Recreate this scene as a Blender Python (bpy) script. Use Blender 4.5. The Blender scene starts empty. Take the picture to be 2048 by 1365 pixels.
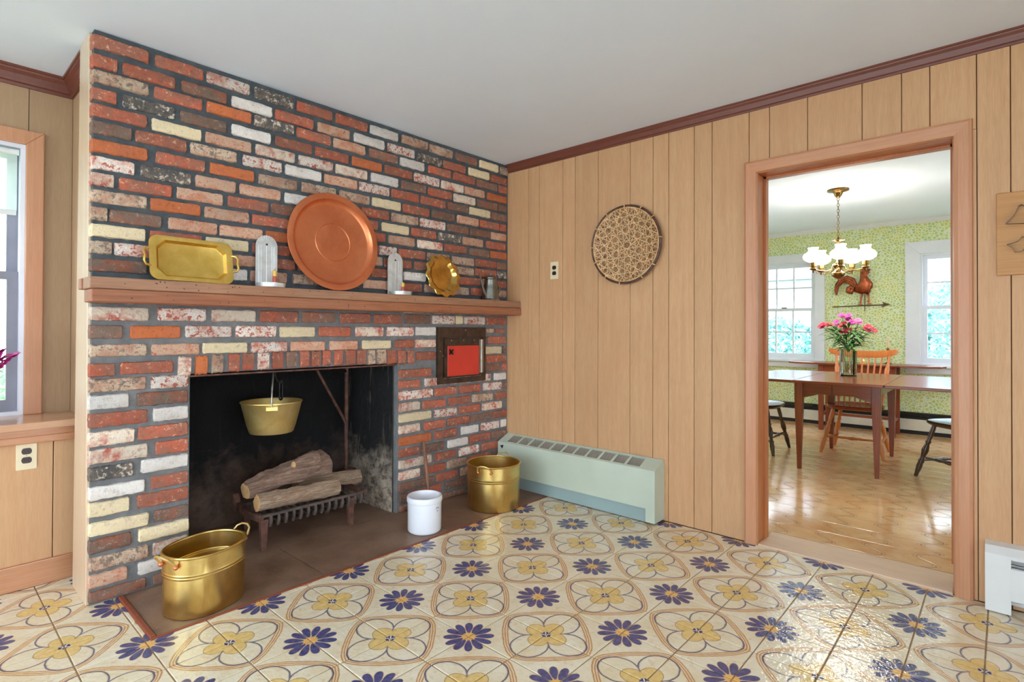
import bpy, bmesh, math, random
from mathutils import Vector, Matrix

random.seed(7)
scene = bpy.context.scene
COL = scene.collection

# ------------------------------------------------------------------ camera
YAW, PITCH, ROLL = math.radians(42.0403), math.radians(0.4596), math.radians(-0.1922)
CAM = Vector((-1.2022, -1.6809, 1.1371))
cam_data = bpy.data.cameras.new('camera')
cam_data.sensor_width = 36.0
cam_data.lens = 1094.52 / 2048 * 36.0
cam_data.shift_y = -(682.5 - 650.38) / 2048
cam_data.clip_start = 0.02
camera = bpy.data.objects.new('camera', cam_data)
COL.objects.link(camera)
_r = Vector((math.sin(YAW), -math.cos(YAW), 0))
_f = Vector((math.cos(YAW) * math.cos(PITCH), math.sin(YAW) * math.cos(PITCH), math.sin(PITCH)))
_u = _r.cross(_f)
_r2 = _r * math.cos(ROLL) - _u * math.sin(ROLL)
_u2 = _r * math.sin(ROLL) + _u * math.cos(ROLL)
camera.matrix_world = Matrix(((_r2.x, _u2.x, -_f.x, CAM.x), (_r2.y, _u2.y, -_f.y, CAM.y),
                              (_r2.z, _u2.z, -_f.z, CAM.z), (0, 0, 0, 1)))
scene.camera = camera

# ------------------------------------------------------------------ world, exposure
scene.view_settings.view_transform = 'Standard'
scene.view_settings.look = 'None'
scene.view_settings.gamma = 1.0
scene.view_settings.exposure = 1.02
scene.view_settings.use_curve_mapping = False
world = bpy.data.worlds.new('overcast_sky')
scene.world = world
world.use_nodes = True
_bg = world.node_tree.nodes['Background']
_bg.inputs[0].default_value = (0.77, 0.89, 1.0, 1)
_bg.inputs[1].default_value = 4.0
scene.cycles.max_bounces = 7
scene.cycles.diffuse_bounces = 5
scene.cycles.glossy_bounces = 4
scene.cycles.transparent_max_bounces = 16
scene.cycles.use_light_tree = False
scene.cycles.adaptive_threshold = 0.025

# ------------------------------------------------------------------ main dimensions (metres)
S = 0.2032            # floor tile
YB = 1.094            # brick face
XR = 1.831            # panelled wall face
HC = 2.370            # ceiling
YW = 1.80             # window wall face
YL = 1.50             # front of the boxed ledge under the window
XF = 6.28             # far wall of the dining room
XD = 2.00             # dining side of the panelled wall
X_LEFT, Y_BACK = -3.6, -4.2
DY0, DY1, DZ = -0.705, -1.512, 1.972   # doorway opening


# ------------------------------------------------------------------ colour and node helpers
def lin(c):
    c = c / 255.0
    return c / 12.92 if c <= 0.04045 else ((c + 0.055) / 1.055) ** 2.4


def rgb(r, g, b):
    return (lin(r), lin(g), lin(b), 1.0)


class NT:
    """small wrapper for building node materials"""
    def __init__(self, name):
        self.m = bpy.data.materials.new(name)
        self.m.use_nodes = True
        self.t = self.m.node_tree
        self.b = self.t.nodes['Principled BSDF']
        self.out = self.t.nodes['Material Output']

    def n(self, kind, **kw):
        x = self.t.nodes.new(kind)
        for k, v in kw.items():
            setattr(x, k, v)
        return x

    def put(self, sock, v):
        if hasattr(v, 'is_output') or isinstance(v, bpy.types.NodeSocket):
            self.t.links.new(v, sock)
        elif v is not None:
            sock.default_value = v

    def math(self, op, a, b=None, c=None, clamp=False):
        x = self.n('ShaderNodeMath', operation=op, use_clamp=clamp)
        self.put(x.inputs[0], a)
        if b is not None:
            self.put(x.inputs[1], b)
        if c is not None:
            self.put(x.inputs[2], c)
        return x.outputs[0]

    def mix(self, fac, a, b, blend='MIX'):
        x = self.n('ShaderNodeMix', data_type='RGBA', blend_type=blend)
        self.put(x.inputs[0], fac)
        self.put(x.inputs[6], a)
        self.put(x.inputs[7], b)
        return x.outputs[2]

    def pos(self):
        return self.n('ShaderNodeNewGeometry').outputs['Position']

    def obj(self):
        return self.n('ShaderNodeTexCoord').outputs['Object']

    def rand(self):
        return self.n('ShaderNodeObjectInfo').outputs['Random']

    def mapping(self, v, scale=(1, 1, 1), loc=(0, 0, 0), rot=(0, 0, 0)):
        x = self.n('ShaderNodeMapping')
        self.put(x.inputs[0], v)
        x.inputs[1].default_value = loc
        x.inputs[2].default_value = rot
        x.inputs[3].default_value = scale
        return x.outputs[0]

    def noise(self, v, scale, detail=4.0, rough=0.55, dist=0.0):
        x = self.n('ShaderNodeTexNoise')
        self.put(x.inputs['Vector'], v)
        x.inputs['Scale'].default_value = scale
        x.inputs['Detail'].default_value = detail
        x.inputs['Roughness'].default_value = rough
        x.inputs['Distortion'].default_value = dist
        return x.outputs[0]

    def vor(self, v, scale, feature='F1', out=0):
        x = self.n('ShaderNodeTexVoronoi', feature=feature)
        self.put(x.inputs['Vector'], v)
        x.inputs['Scale'].default_value = scale
        return x.outputs[out]

    def ramp(self, fac, lo, hi):
        """0 below lo, 1 above hi"""
        x = self.n('ShaderNodeMapRange', clamp=True)
        self.put(x.inputs[0], fac)
        x.inputs[1].default_value = lo
        x.inputs[2].default_value = hi
        return x.outputs[0]

    def bump(self, h, strength=0.3, dist=0.01):
        x = self.n('ShaderNodeBump')
        self.put(x.inputs['Height'], h)
        x.inputs['Strength'].default_value = strength
        x.inputs['Distance'].default_value = dist
        self.t.links.new(x.outputs[0], self.b.inputs['Normal'])

    def done(self, color=None, rough=0.6, metal=0.0, spec=None):
        if color is not None:
            self.put(self.b.inputs['Base Color'], color)
        self.put(self.b.inputs['Roughness'], rough)
        self.put(self.b.inputs['Metallic'], metal)
        if spec is not None:
            self.b.inputs['Specular IOR Level'].default_value = spec
        return self.m


MAT = {}


def plain(name, c, rough=0.6, metal=0.0, var=0.12, scale=9.0, bump=0.0, spec=None):
    t = NT(name)
    f = t.noise(t.pos(), scale, 5)
    dark = tuple(x * (1 - 1.6 * var) for x in c[:3]) + (1,)
    lite = tuple(min(1, x * (1 + 1.2 * var)) for x in c[:3]) + (1,)
    col = t.mix(t.ramp(f, 0.3, 0.7), dark, lite)
    if bump:
        t.bump(t.noise(t.pos(), scale * 12, 4), bump, 0.004)
    MAT[name] = t.done(col, rough, metal, spec)
    return MAT[name]


def wood(name, c, c2, axis='z', fine=260.0, rough=0.5, wear=0.25, per_object=0.0, stain=None):
    """plain sawn or painted wood, the grain stretched along one axis"""
    t = NT(name)
    sc = {'x': (0.05, 1, 1), 'y': (1, 0.05, 1), 'z': (1, 1, 0.05)}[axis]
    v = t.mapping(t.pos(), scale=sc)
    g = t.noise(v, fine, 3, 0.6)
    g2 = t.noise(v, fine / 9, 4, 0.6, 0.6)
    f = t.math('ADD', t.math('MULTIPLY', g, 0.55), t.math('MULTIPLY', g2, 0.45))
    col = t.mix(t.ramp(f, 0.36, 0.64), c, c2)
    big = t.noise(t.pos(), 1.7, 4, 0.6)
    col = t.mix(t.math('MULTIPLY', t.ramp(big, 0.42, 0.72), wear), col, stain or tuple(x * 0.72 for x in c2[:3]) + (1,))
    if per_object:
        h = t.n('ShaderNodeHueSaturation')
        h.inputs['Saturation'].default_value = 1.0
        t.put(h.inputs['Value'], t.math('ADD', t.math('MULTIPLY', t.rand(), per_object), 1 - per_object / 2))
        t.put(h.inputs['Color'], col)
        col = h.outputs[0]
    t.bump(f, 0.06, 0.002)
    MAT[name] = t.done(col, rough)
    return MAT[name]


wood('panel_wood', rgb(212, 168, 124), rgb(198, 150, 106), 'z', 300, 0.55, 0.4, 0.09, rgb(196, 142, 102))
wood('window_panel_wood', rgb(182, 150, 116), rgb(168, 134, 100), 'z', 300, 0.55, 0.35, 0.06, rgb(168, 132, 100))  # panel wood darkened, putting the window wall's backlit shade into the colour
wood('casing_wood', rgb(206, 150, 114), rgb(192, 134, 96), 'z', 160, 0.42, 0.35, 0.0, rgb(198, 124, 84))
wood('head_casing_wood', rgb(206, 150, 114), rgb(192, 134, 96), 'y', 160, 0.42, 0.35, 0.0, rgb(198, 124, 84))
wood('jamb_wood', rgb(196, 122, 72), rgb(176, 100, 54), 'z', 160, 0.35, 0.3)
wood('ledge_wood', rgb(208, 150, 112), rgb(190, 130, 92), 'x', 160, 0.2, 0.3)
wood('ledge_top_wood', rgb(214, 168, 134), rgb(200, 150, 116), 'x', 60, 0.09, 0.2)
wood('edge_board_wood_lit', rgb(220, 194, 166), rgb(210, 182, 152), 'z', 220, 0.26, 0.2)  # wood paled to stand in for window light striking the board
wood('crown_paint', rgb(122, 66, 50), rgb(108, 54, 40), 'y', 120, 0.4, 0.2)
wood('mantel_wood', rgb(178, 114, 80), rgb(144, 84, 56), 'x', 120, 0.6, 0.55, 0.1, rgb(150, 112, 88))
wood('mantel_top_wood', rgb(182, 132, 100), rgb(146, 100, 74), 'x', 120, 0.6, 0.55, 0.0, rgb(148, 118, 98))
wood('red_strip_wood', rgb(150, 78, 52), rgb(128, 60, 40), 'x', 120, 0.5, 0.2)
wood('sill_wood', rgb(222, 192, 162), rgb(204, 166, 134), 'y', 120, 0.35, 0.3)
wood('cherry_wood', rgb(150, 70, 40), rgb(120, 50, 28), 'y', 90, 0.22, 0.3)
wood('cherry_leg_wood', rgb(148, 72, 44), rgb(116, 50, 30), 'z', 90, 0.3, 0.3)
wood('maple_wood', rgb(212, 128, 64), rgb(186, 100, 46), 'z', 90, 0.3, 0.2)
wood('dark_chair_wood', rgb(84, 56, 38), rgb(56, 36, 26), 'z', 90, 0.22, 0.2)
wood('cutter_board_wood', rgb(206, 150, 90), rgb(186, 128, 70), 'y', 120, 0.5, 0.25)
wood('tool_wood', rgb(150, 104, 80), rgb(112, 72, 54), 'z', 120, 0.6, 0.3)

plain('ceiling_white', rgb(232, 241, 254), 0.9, var=0.015, scale=2.0)
plain('white_paint', rgb(232, 232, 234), 0.45, var=0.02)
plain('trim_white', rgb(226, 226, 232), 0.4, var=0.02)
plain('far_plaster', rgb(214, 206, 190), 0.8, var=0.04)
plain('grout', rgb(172, 142, 112), 0.85, var=0.2, scale=20)
plain('backing_dark', rgb(60, 40, 28), 0.9)
plain('dark_iron', rgb(52, 46, 44), 0.55, 0.6, 0.3, 30)
plain('rusty_iron', rgb(112, 76, 64), 0.75, 0.25, 0.35, 22, 0.3)
plain('grate_iron', rgb(96, 82, 76), 0.6, 0.3, 0.3, 24)
plain('frame_brown_metal', rgb(82, 64, 54), 0.4, 0.5, 0.3, 14)
plain('oven_red', rgb(212, 60, 46), 0.42, 0.0, 0.06, 10)
plain('bare_steel', rgb(176, 170, 160), 0.38, 0.85, 0.15, 40)
plain('heater_green', rgb(198, 208, 190), 0.4, 0.0, 0.05, 3)
plain('heater_green_shaded', rgb(152, 172, 172), 0.45, 0.0, 0.06, 3)  # convector green darkened to paint in the shade of the kick recess
plain('heater_fin', rgb(168, 172, 168), 0.5, 0.0, 0.1, 60)
plain('white_enamel', rgb(226, 226, 224), 0.35, var=0.02)
plain('dark_slot', rgb(24, 24, 26), 0.6)
plain('ivory_plastic', rgb(232, 214, 178), 0.35, var=0.03)
plain('brown_bakelite', rgb(58, 36, 28), 0.3, var=0.1)
plain('sash_grey', rgb(132, 128, 140), 0.45, var=0.05)
plain('sash_white', rgb(228, 230, 240), 0.4, var=0.02)
plain('stoneware', rgb(236, 236, 242), 0.18, var=0.015)
plain('crock_mark', rgb(116, 112, 176), 0.3, var=0.2, scale=60)
plain('wick', rgb(40, 34, 30), 0.8)
plain('candle_red', rgb(204, 84, 58), 0.45, var=0.1)
plain('candle_yellow', rgb(240, 190, 90), 0.45, var=0.06)
plain('candle_ivory', rgb(232, 190, 130), 0.4, var=0.04)
plain('slat_rim', rgb(84, 56, 46), 0.5, var=0.25, scale=30)
plain('stem_green', rgb(70, 130, 50), 0.5, var=0.2, scale=40)
plain('leaf_green', rgb(66, 132, 48), 0.45, var=0.35, scale=25)
plain('leaf_dark', rgb(40, 92, 36), 0.45, var=0.3, scale=25)
plain('petal_magenta', rgb(206, 48, 150), 0.5, var=0.25, scale=40)
plain('petal_red', rgb(222, 60, 92), 0.5, var=0.25, scale=40)
plain('petal_pink', rgb(236, 96, 160), 0.5, var=0.2, scale=40)
plain('bounce_paving', rgb(226, 226, 222), 0.85, var=0.03, scale=2)  # bright ground added outside to bounce daylight indoors
plain('lawn_grass', rgb(110, 150, 80), 0.9, var=0.3, scale=3)
plain('clapboard_white', rgb(226, 232, 240), 0.7, var=0.03)
plain('bark_outdoor', rgb(96, 80, 66), 0.9, var=0.3, scale=12)
plain('foliage_green', rgb(150, 186, 140), 0.7, var=0.35, scale=6)
plain('foliage_blue_green', rgb(128, 186, 184), 0.7, var=0.35, scale=6)
plain('rail_weather', rgb(206, 206, 206), 0.7, var=0.06)
plain('vane_rod', rgb(96, 68, 48), 0.5, 0.6, 0.2, 30)


def metal(name, c, c2, rough, scale=7.0, hammered=0.0, metallic=1.0):
    t = NT(name)
    f = t.noise(t.pos(), scale, 6, 0.65, 0.4)
    col = t.mix(t.ramp(f, 0.35, 0.68), c, c2)
    r = t.math('ADD', t.math('MULTIPLY', t.noise(t.pos(), scale * 2.3, 4), 0.18), rough - 0.09)
    if hammered:
        h = t.noise(t.pos(), 38, 2, 0.4)
        t.bump(h, hammered, 0.006)
    MAT[name] = t.done(col, r, metallic)


metal('brass', rgb(230, 200, 128), rgb(206, 170, 96), 0.33, 8, 0.0)
metal('brass_worn', rgb(240, 212, 142), rgb(220, 184, 108), 0.46, 10, 0.04, 0.8)
metal('brass_tray', rgb(236, 200, 110), rgb(214, 172, 80), 0.36, 12, 0.05)
metal('brass_shiny', rgb(230, 192, 110), rgb(190, 146, 72), 0.2, 12, 0.05)
metal('copper', rgb(232, 144, 100), rgb(212, 120, 78), 0.36, 5, 0.02, 0.88)
metal('copper_dark', rgb(190, 104, 70), rgb(122, 62, 42), 0.36, 14, 0.2)
metal('tin', rgb(226, 226, 226), rgb(200, 198, 196), 0.42, 14, 0.0, 0.45)
metal('pewter', rgb(150, 148, 140), rgb(110, 108, 100), 0.40, 18)
metal('antique_brass', rgb(150, 116, 66), rgb(96, 72, 44), 0.3, 30)


def brick(code, main, second, third, a=0.5, speck=0.25):
    """old salvaged brick: patches of a second tone, flecks of old whitewash or soot"""
    t = NT('brick_' + code)
    p = t.pos()
    off = t.n('ShaderNodeVectorMath', operation='ADD')
    t.put(off.inputs[0], p)
    cmb = t.n('ShaderNodeCombineXYZ')
    t.put(cmb.inputs[0], t.math('MULTIPLY', t.rand(), 37.0))
    t.put(cmb.inputs[2], t.math('MULTIPLY', t.rand(), 91.0))
    t.put(off.inputs[1], cmb.outputs[0])
    v = off.outputs[0]
    f1 = t.ramp(t.noise(v, 11, 6, 0.66, 0.4), 0.64 - a * 0.34, 0.80 - a * 0.34)
    col = t.mix(f1, main, second)
    nf = t.noise(v, 48, 6, 0.75, 0.2)
    f2 = t.ramp(nf, 0.70 - speck * 0.38, 0.75 - speck * 0.38)
    col = t.mix(f2, col, third)
    f3 = t.ramp(nf, 0.46, 0.36)
    col = t.mix(t.math('MULTIPLY', f3, 0.55), col, tuple(x * 0.5 for x in main[:3]) + (1,))
    h = t.n('ShaderNodeHueSaturation')
    t.put(h.inputs['Value'], t.math('ADD', t.math('MULTIPLY', t.rand(), 0.36), 0.82))
    t.put(h.inputs['Color'], col)
    t.bump(t.math('ADD', nf, t.noise(p, 130, 3, 0.7)), 0.8, 0.006)
    MAT['brick_' + code] = t.done(h.outputs[0], 0.85)


WHI, CRE = rgb(240, 230, 222), rgb(238, 216, 176)
brick('r', rgb(192, 102, 76), rgb(162, 104, 84), rgb(218, 168, 140), 0.68, 0.32)
brick('o', rgb(210, 116, 68), rgb(198, 112, 78), rgb(220, 160, 124), 0.5, 0.24)
brick('d', rgb(156, 98, 76), rgb(128, 104, 90), rgb(180, 146, 132), 0.7, 0.32)
brick('p', rgb(208, 144, 114), rgb(216, 174, 148), rgb(196, 108, 80), 0.75, 0.34)
brick('t', rgb(212, 186, 160), rgb(192, 144, 120), rgb(136, 116, 102), 0.65, 0.46)
brick('y', CRE, rgb(234, 210, 174), rgb(196, 150, 116), 0.5, 0.20)
brick('w', WHI, rgb(230, 216, 206), rgb(204, 160, 142), 0.5, 0.16)
brick('W', rgb(240, 226, 214), rgb(214, 150, 128), rgb(186, 100, 80), 0.5, 0.48)
brick('k', rgb(96, 90, 86), rgb(136, 118, 106), rgb(222, 206, 188), 0.6, 0.42)
brick('m', rgb(196, 98, 78), rgb(232, 212, 190), rgb(236, 222, 210), 0.8, 0.36)


def mortar(name, c, c2):
    t = NT(name)
    f = t.noise(t.pos(), 16, 6, 0.65)
    col = t.mix(t.ramp(f, 0.3, 0.7), c, c2)
    t.bump(t.noise(t.pos(), 70, 5, 0.7), 0.6, 0.008)
    MAT[name] = t.done(col, 0.9)


mortar('mortar_dark', rgb(66, 72, 78), rgb(92, 98, 102))
mortar('mortar_grey', rgb(106, 105, 106), rgb(134, 132, 132))


def soot(name, base, amount):
    """firebox render: soot on the upper part, ash-grey and rust stains lower down"""
    t = NT(name)
    p = t.pos()
    sep = t.n('ShaderNodeSeparateXYZ')
    t.put(sep.inputs[0], p)
    nz = t.noise(p, 7, 6, 0.65, 0.5)
    hgt = t.math('ADD', sep.outputs[2], t.math('MULTIPLY', t.math('SUBTRACT', nz, 0.5), 0.55))
    low = t.math('SUBTRACT', 1.0, t.ramp(hgt, 0.12, 0.42))
    patch = t.ramp(t.noise(p, 22, 5, 0.7), 0.45, 0.65)
    streak = t.ramp(t.noise(t.mapping(p, scale=(1, 1, 0.08)), 26, 4, 0.6), 0.58, 0.72)
    col = t.mix(t.math('MULTIPLY', streak, amount), rgb(22, 20, 20), rgb(120, 108, 100))
    stone = t.mix(patch, base, rgb(92, 72, 62))
    col = t.mix(low, col, stone)
    t.bump(t.math('ADD', t.noise(p, 28, 6, 0.7), t.noise(p, 8, 3)), 0.9, 0.02)
    MAT[name] = t.done(col, 0.95)


soot('soot_back', rgb(112, 90, 78), 0.06)
soot('soot_cheek', rgb(188, 170, 150), 0.8)


def hearth_stone():
    t = NT('hearth_slate')
    p = t.pos()
    f = t.noise(p, 6, 6, 0.65, 0.4)
    col = t.mix(t.ramp(f, 0.3, 0.7), rgb(112, 84, 68), rgb(152, 122, 102))
    spot = t.ramp(t.noise(p, 90, 3, 0.6), 0.66, 0.72)
    col = t.mix(t.math('MULTIPLY', spot, 0.7), col, rgb(186, 164, 146))
    t.bump(t.noise(p, 22, 5), 0.25, 0.006)
    MAT['hearth_slate'] = t.done(col, t.math('ADD', t.math('MULTIPLY', f, 0.3), 0.3))


hearth_stone()


def tile_material():
    """glazed tile; UV (0,0) is the corner shared by the big quatrefoil, (1,1) the corner of the blue flower"""
    t = NT('majolica_tile')
    uv = t.n('ShaderNodeUVMap').outputs[0]
    sep = t.n('ShaderNodeSeparateXYZ')
    # hand-painted wobble
    wob = t.n('ShaderNodeTexNoise')
    t.put(wob.inputs['Vector'], t.pos())
    wob.inputs['Scale'].default_value = 30
    d = t.n('ShaderNodeVectorMath', operation='MULTIPLY_ADD')
    t.put(d.inputs[0], wob.outputs['Color'])
    d.inputs[1].default_value = (0.03, 0.03, 0)
    t.put(d.inputs[2], uv)
    s2 = t.n('ShaderNodeVectorMath', operation='SUBTRACT')
    t.put(s2.inputs[0], d.outputs[0])
    s2.inputs[1].default_value = (0.015, 0.015, 0)
    t.put(sep.inputs[0], s2.outputs[0])
    u, v = sep.outputs[0], sep.outputs[1]
    M = t.math
    r = M('SQRT', M('ADD', M('MULTIPLY', u, u), M('MULTIPLY', v, v)))
    dg = M('MULTIPLY', M('ADD', u, v), 0.70711)

    def line(val, centre, half, soft=0.008):
        a = M('ABSOLUTE', M('SUBTRACT', val, centre))
        return M('SUBTRACT', 1.0, t.ramp(a, half, half + soft))

    def lobe(c, a, b):
        e1 = M('SQRT', M('ADD', M('POWER', M('DIVIDE', M('SUBTRACT', u, c), a), 2.0), M('POWER', M('DIVIDE', v, b), 2.0)))
        e2 = M('SQRT', M('ADD', M('POWER', M('DIVIDE', M('SUBTRACT', v, c), a), 2.0), M('POWER', M('DIVIDE', u, b), 2.0)))
        return M('MINIMUM', e1, e2)

    base_n = t.noise(t.pos(), 9, 6, 0.65)
    cream = t.mix(t.ramp(base_n, 0.35, 0.7), rgb(238, 228, 206), rgb(228, 210, 174))
    st = t.ramp(t.noise(t.pos(), 30, 6, 0.7), 0.55, 0.70)
    col = t.mix(M('MULTIPLY', st, 0.6), cream, rgb(208, 168, 114))
    # triple ochre border
    g = M('POWER', M('ADD', M('POWER', M('DIVIDE', dg, 0.825), 8.0), M('POWER', M('DIVIDE', r, 0.975), 8.0)), 0.125)
    bl = M('MAXIMUM', M('MAXIMUM', line(g, 0.990, 0.011), line(g, 0.935, 0.011)), line(g, 0.880, 0.011))
    bw = M('MULTIPLY', bl, M('ADD', 0.55, M('MULTIPLY', t.noise(t.pos(), 45, 3), 0.6)))
    col = t.mix(bw, col, rgb(188, 122, 66))
    halo = M('MULTIPLY', line(g, 0.935, 0.06, 0.03), 0.22)
    col = t.mix(halo, col, rgb(222, 176, 110))
    # big quatrefoil outline, slate blue
    q = lobe(0.475, 0.355, 0.325)
    col = t.mix(M('MULTIPLY', line(q, 1.0, 0.026, 0.028), 0.9), col, rgb(84, 84, 116))
    col = t.mix(M('MULTIPLY', line(q, 0.95, 0.02, 0.03), 0.25), col, rgb(150, 120, 96))
    # ochre inner quatrefoil
    qi = lobe(0.225, 0.19, 0.18)
    inn = M('SUBTRACT', 1.0, t.ramp(qi, 0.98, 1.04))
    gold = t.mix(t.ramp(t.noise(t.pos(), 50, 4), 0.35, 0.65), rgb(236, 204, 136), rgb(222, 184, 106))
    col = t.mix(M('MULTIPLY', inn, 0.92), col, gold)
    col = t.mix(M('MULTIPLY', line(qi, 1.02, 0.03, 0.03), 0.7), col, rgb(160, 122, 78))
    cen = M('SUBTRACT', 1.0, t.ramp(r, 0.078, 0.095))
    col = t.mix(cen, col, rgb(60, 66, 120))
    cross = M('MULTIPLY', M('SUBTRACT', 1.0, t.ramp(M('ABSOLUTE', M('SUBTRACT', u, v)), 0.012, 0.02)), cen)
    col = t.mix(cross, col, rgb(226, 214, 190))
    # blue flower
    p = M('SUBTRACT', 1.0, u)
    w = M('SUBTRACT', 1.0, v)
    rho = M('SQRT', M('ADD', M('MULTIPLY', p, p), M('MULTIPLY', w, w)))
    phi = M('ARCTAN2', w, p)
    fr = M('SUBTRACT', M('FRACT', M('DIVIDE', phi, math.pi / 6)), 0.5)
    lat = M('ABSOLUTE', M('MULTIPLY', rho, M('SINE', M('MULTIPLY', fr, math.pi / 6))))
    e = M('DIVIDE', M('SUBTRACT', rho, 0.285), 0.178)
    wid = M('MULTIPLY', M('SQRT', M('MAXIMUM', M('SUBTRACT', 1.0, M('MULTIPLY', e, e)), 0.0)),
            M('ADD', 0.020, M('MULTIPLY', rho, 0.165)))
    dd = M('SUBTRACT', lat, wid)
    inr = M('LESS_THAN', M('ABSOLUTE', e), 1.0)
    rim = M('MULTIPLY', M('MULTIPLY', M('SUBTRACT', 1.0, t.ramp(dd, 0.004, 0.014)), inr), 0.6)
    col = t.mix(rim, col, rgb(196, 146, 110))
    pet = M('MULTIPLY', M('SUBTRACT', 1.0, t.ramp(dd, -0.006, 0.0)), inr)
    blue = t.mix(t.ramp(t.noise(t.pos(), 60, 4), 0.3, 0.7), rgb(52, 56, 104), rgb(86, 92, 144))
    col = t.mix(M('MULTIPLY', pet, 0.96), col, blue)
    eye = M('SUBTRACT', 1.0, t.ramp(rho, 0.115, 0.13))
    col = t.mix(eye, col, rgb(232, 182, 110))
    # rippled glaze
    hgt = M('ADD', t.noise(t.pos(), 55, 2, 0.5), M('MULTIPLY', t.noise(t.pos(), 130, 2), 0.3))
    t.bump(hgt, 0.24, 0.008)
    m = t.done(col, 0.05)
    m.node_tree.nodes['Principled BSDF'].inputs['Specular IOR Level'].default_value = 0.55
    MAT['majolica_tile'] = m


tile_material()


def vinyl_material():
    """glossy sheet floor printed with interlocking ogee tiles"""
    t = NT('ogee_vinyl')
    p = t.pos()
    sep = t.n('ShaderNodeSeparateXYZ')
    t.put(sep.inputs[0], p)
    M = t.math
    A, B = 0.19, 0.222
    xa = M('DIVIDE', sep.outputs[0], A)
    row = M('FLOOR', xa)
    fx = M('FRACT', xa)
    l1 = M('SUBTRACT', 1.0, t.ramp(M('MINIMUM', fx, M('SUBTRACT', 1.0, fx)), 0.010, 0.026))
    shift = 0.25
    wave = M('MULTIPLY', M('SINE', M('MULTIPLY', fx, 2 * math.pi)), 0.20)
    fy = M('FRACT', M('ADD', M('ADD', M('DIVIDE', sep.outputs[1], B), shift), wave))
    dy = M('MINIMUM', fy, M('SUBTRACT', 1.0, fy))
    l2 = M('SUBTRACT', 1.0, t.ramp(dy, 0.010, 0.024))
    l3 = M('SUBTRACT', 1.0, t.ramp(M('ABSOLUTE', M('SUBTRACT', dy, 0.07)), 0.006, 0.018))
    f = t.noise(p, 5, 6, 0.65, 0.3)
    col = t.mix(t.ramp(f, 0.32, 0.68), rgb(234, 192, 146), rgb(212, 152, 98))
    col = t.mix(M('MULTIPLY', M('MAXIMUM', l2, M('MULTIPLY', l3, 0.6)), 0.6), col, rgb(96, 58, 34))
    col = t.mix(M('MULTIPLY', l1, 0.45), col, rgb(112, 72, 44))
    t.bump(M('MULTIPLY', M('MAXIMUM', l1, l2), -1.0), 0.25, 0.004)
    MAT['ogee_vinyl'] = t.done(col, 0.13, 0.0, 1.0)


vinyl_material()


def wallpaper_material():
    t = NT('leafy_wallpaper')
    p = t.pos()
    M = t.math
    v1 = t.vor(p, 34, 'DISTANCE_TO_EDGE')
    leaf = t.ramp(v1, 0.10, 0.18)
    cidx = t.vor(p, 34, out=1)
    sepc = t.n('ShaderNodeSeparateColor')
    t.put(sepc.inputs[0], cidx)
    lc = t.mix(t.ramp(sepc.outputs[0], 0.4, 0.6), rgb(204, 208, 112), rgb(182, 200, 122))
    big = t.ramp(t.noise(p, 8, 3, 0.5), 0.52, 0.62)
    lc = t.mix(M('MULTIPLY', big, 0.8), lc, rgb(216, 208, 92))
    col = t.mix(leaf, rgb(226, 230, 200), lc)
    dots = M('SUBTRACT', 1.0, t.ramp(t.vor(p, 75), 0.18, 0.28))
    col = t.mix(M('MULTIPLY', dots, 0.5), col, rgb(128, 164, 104))
    MAT['leafy_wallpaper'] = t.done(col, 0.7)


wallpaper_material()


def bark_material(name, a, b, axis):
    t = NT(name)
    sc = {'x': (0.12, 1, 1), 'y': (1, 0.12, 1)}[axis]
    v = t.mapping(t.pos(), scale=sc)
    f = t.noise(v, 75, 6, 0.7, 1.2)
    col = t.mix(t.ramp(f, 0.38, 0.60), a, b)
    t.bump(f, 1.0, 0.03)
    MAT[name] = t.done(col, 0.9)


bark_material('bark_grey', rgb(150, 114, 96), rgb(206, 168, 146), 'x')
bark_material('bark_tan', rgb(184, 142, 114), rgb(230, 200, 170), 'x')
plain('log_end', rgb(222, 172, 118), 0.8, 0, 0.15, 30, 0.2)


def wicker_material():
    t = NT('wicker')
    f = t.noise(t.pos(), 30, 4)
    col = t.mix(t.ramp(f, 0.35, 0.65), rgb(196, 146, 96), rgb(226, 186, 134))
    MAT['wicker'] = t.done(col, 0.6)


wicker_material()
plain('wicker_dark', rgb(176, 124, 82), 0.6, var=0.3, scale=26)
plain('wicker_pale', rgb(228, 192, 142), 0.55, var=0.12, scale=26)


def pane_material(name='window_glass', tint=(0.97, 1.0, 1.0, 1)):
    m = bpy.data.materials.new(name)
    m.use_nodes = True
    nt = m.node_tree
    for n in list(nt.nodes):
        nt.nodes.remove(n)
    out = nt.nodes.new('ShaderNodeOutputMaterial')
    mx = nt.nodes.new('ShaderNodeMixShader')
    fr = nt.nodes.new('ShaderNodeFresnel')
    fr.inputs[0].default_value = 1.45
    tr = nt.nodes.new('ShaderNodeBsdfTransparent')
    tr.inputs[0].default_value = tint
    gl = nt.nodes.new('ShaderNodeBsdfGlossy')
    gl.inputs['Roughness'].default_value = 0.02
    nt.links.new(fr.outputs[0], mx.inputs[0])
    nt.links.new(tr.outputs[0], mx.inputs[1])
    nt.links.new(gl.outputs[0], mx.inputs[2])
    nt.links.new(mx.outputs[0], out.inputs[0])
    MAT[name] = m


pane_material()
pane_material('vase_glass', (0.985, 0.995, 1.0, 1))


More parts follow.
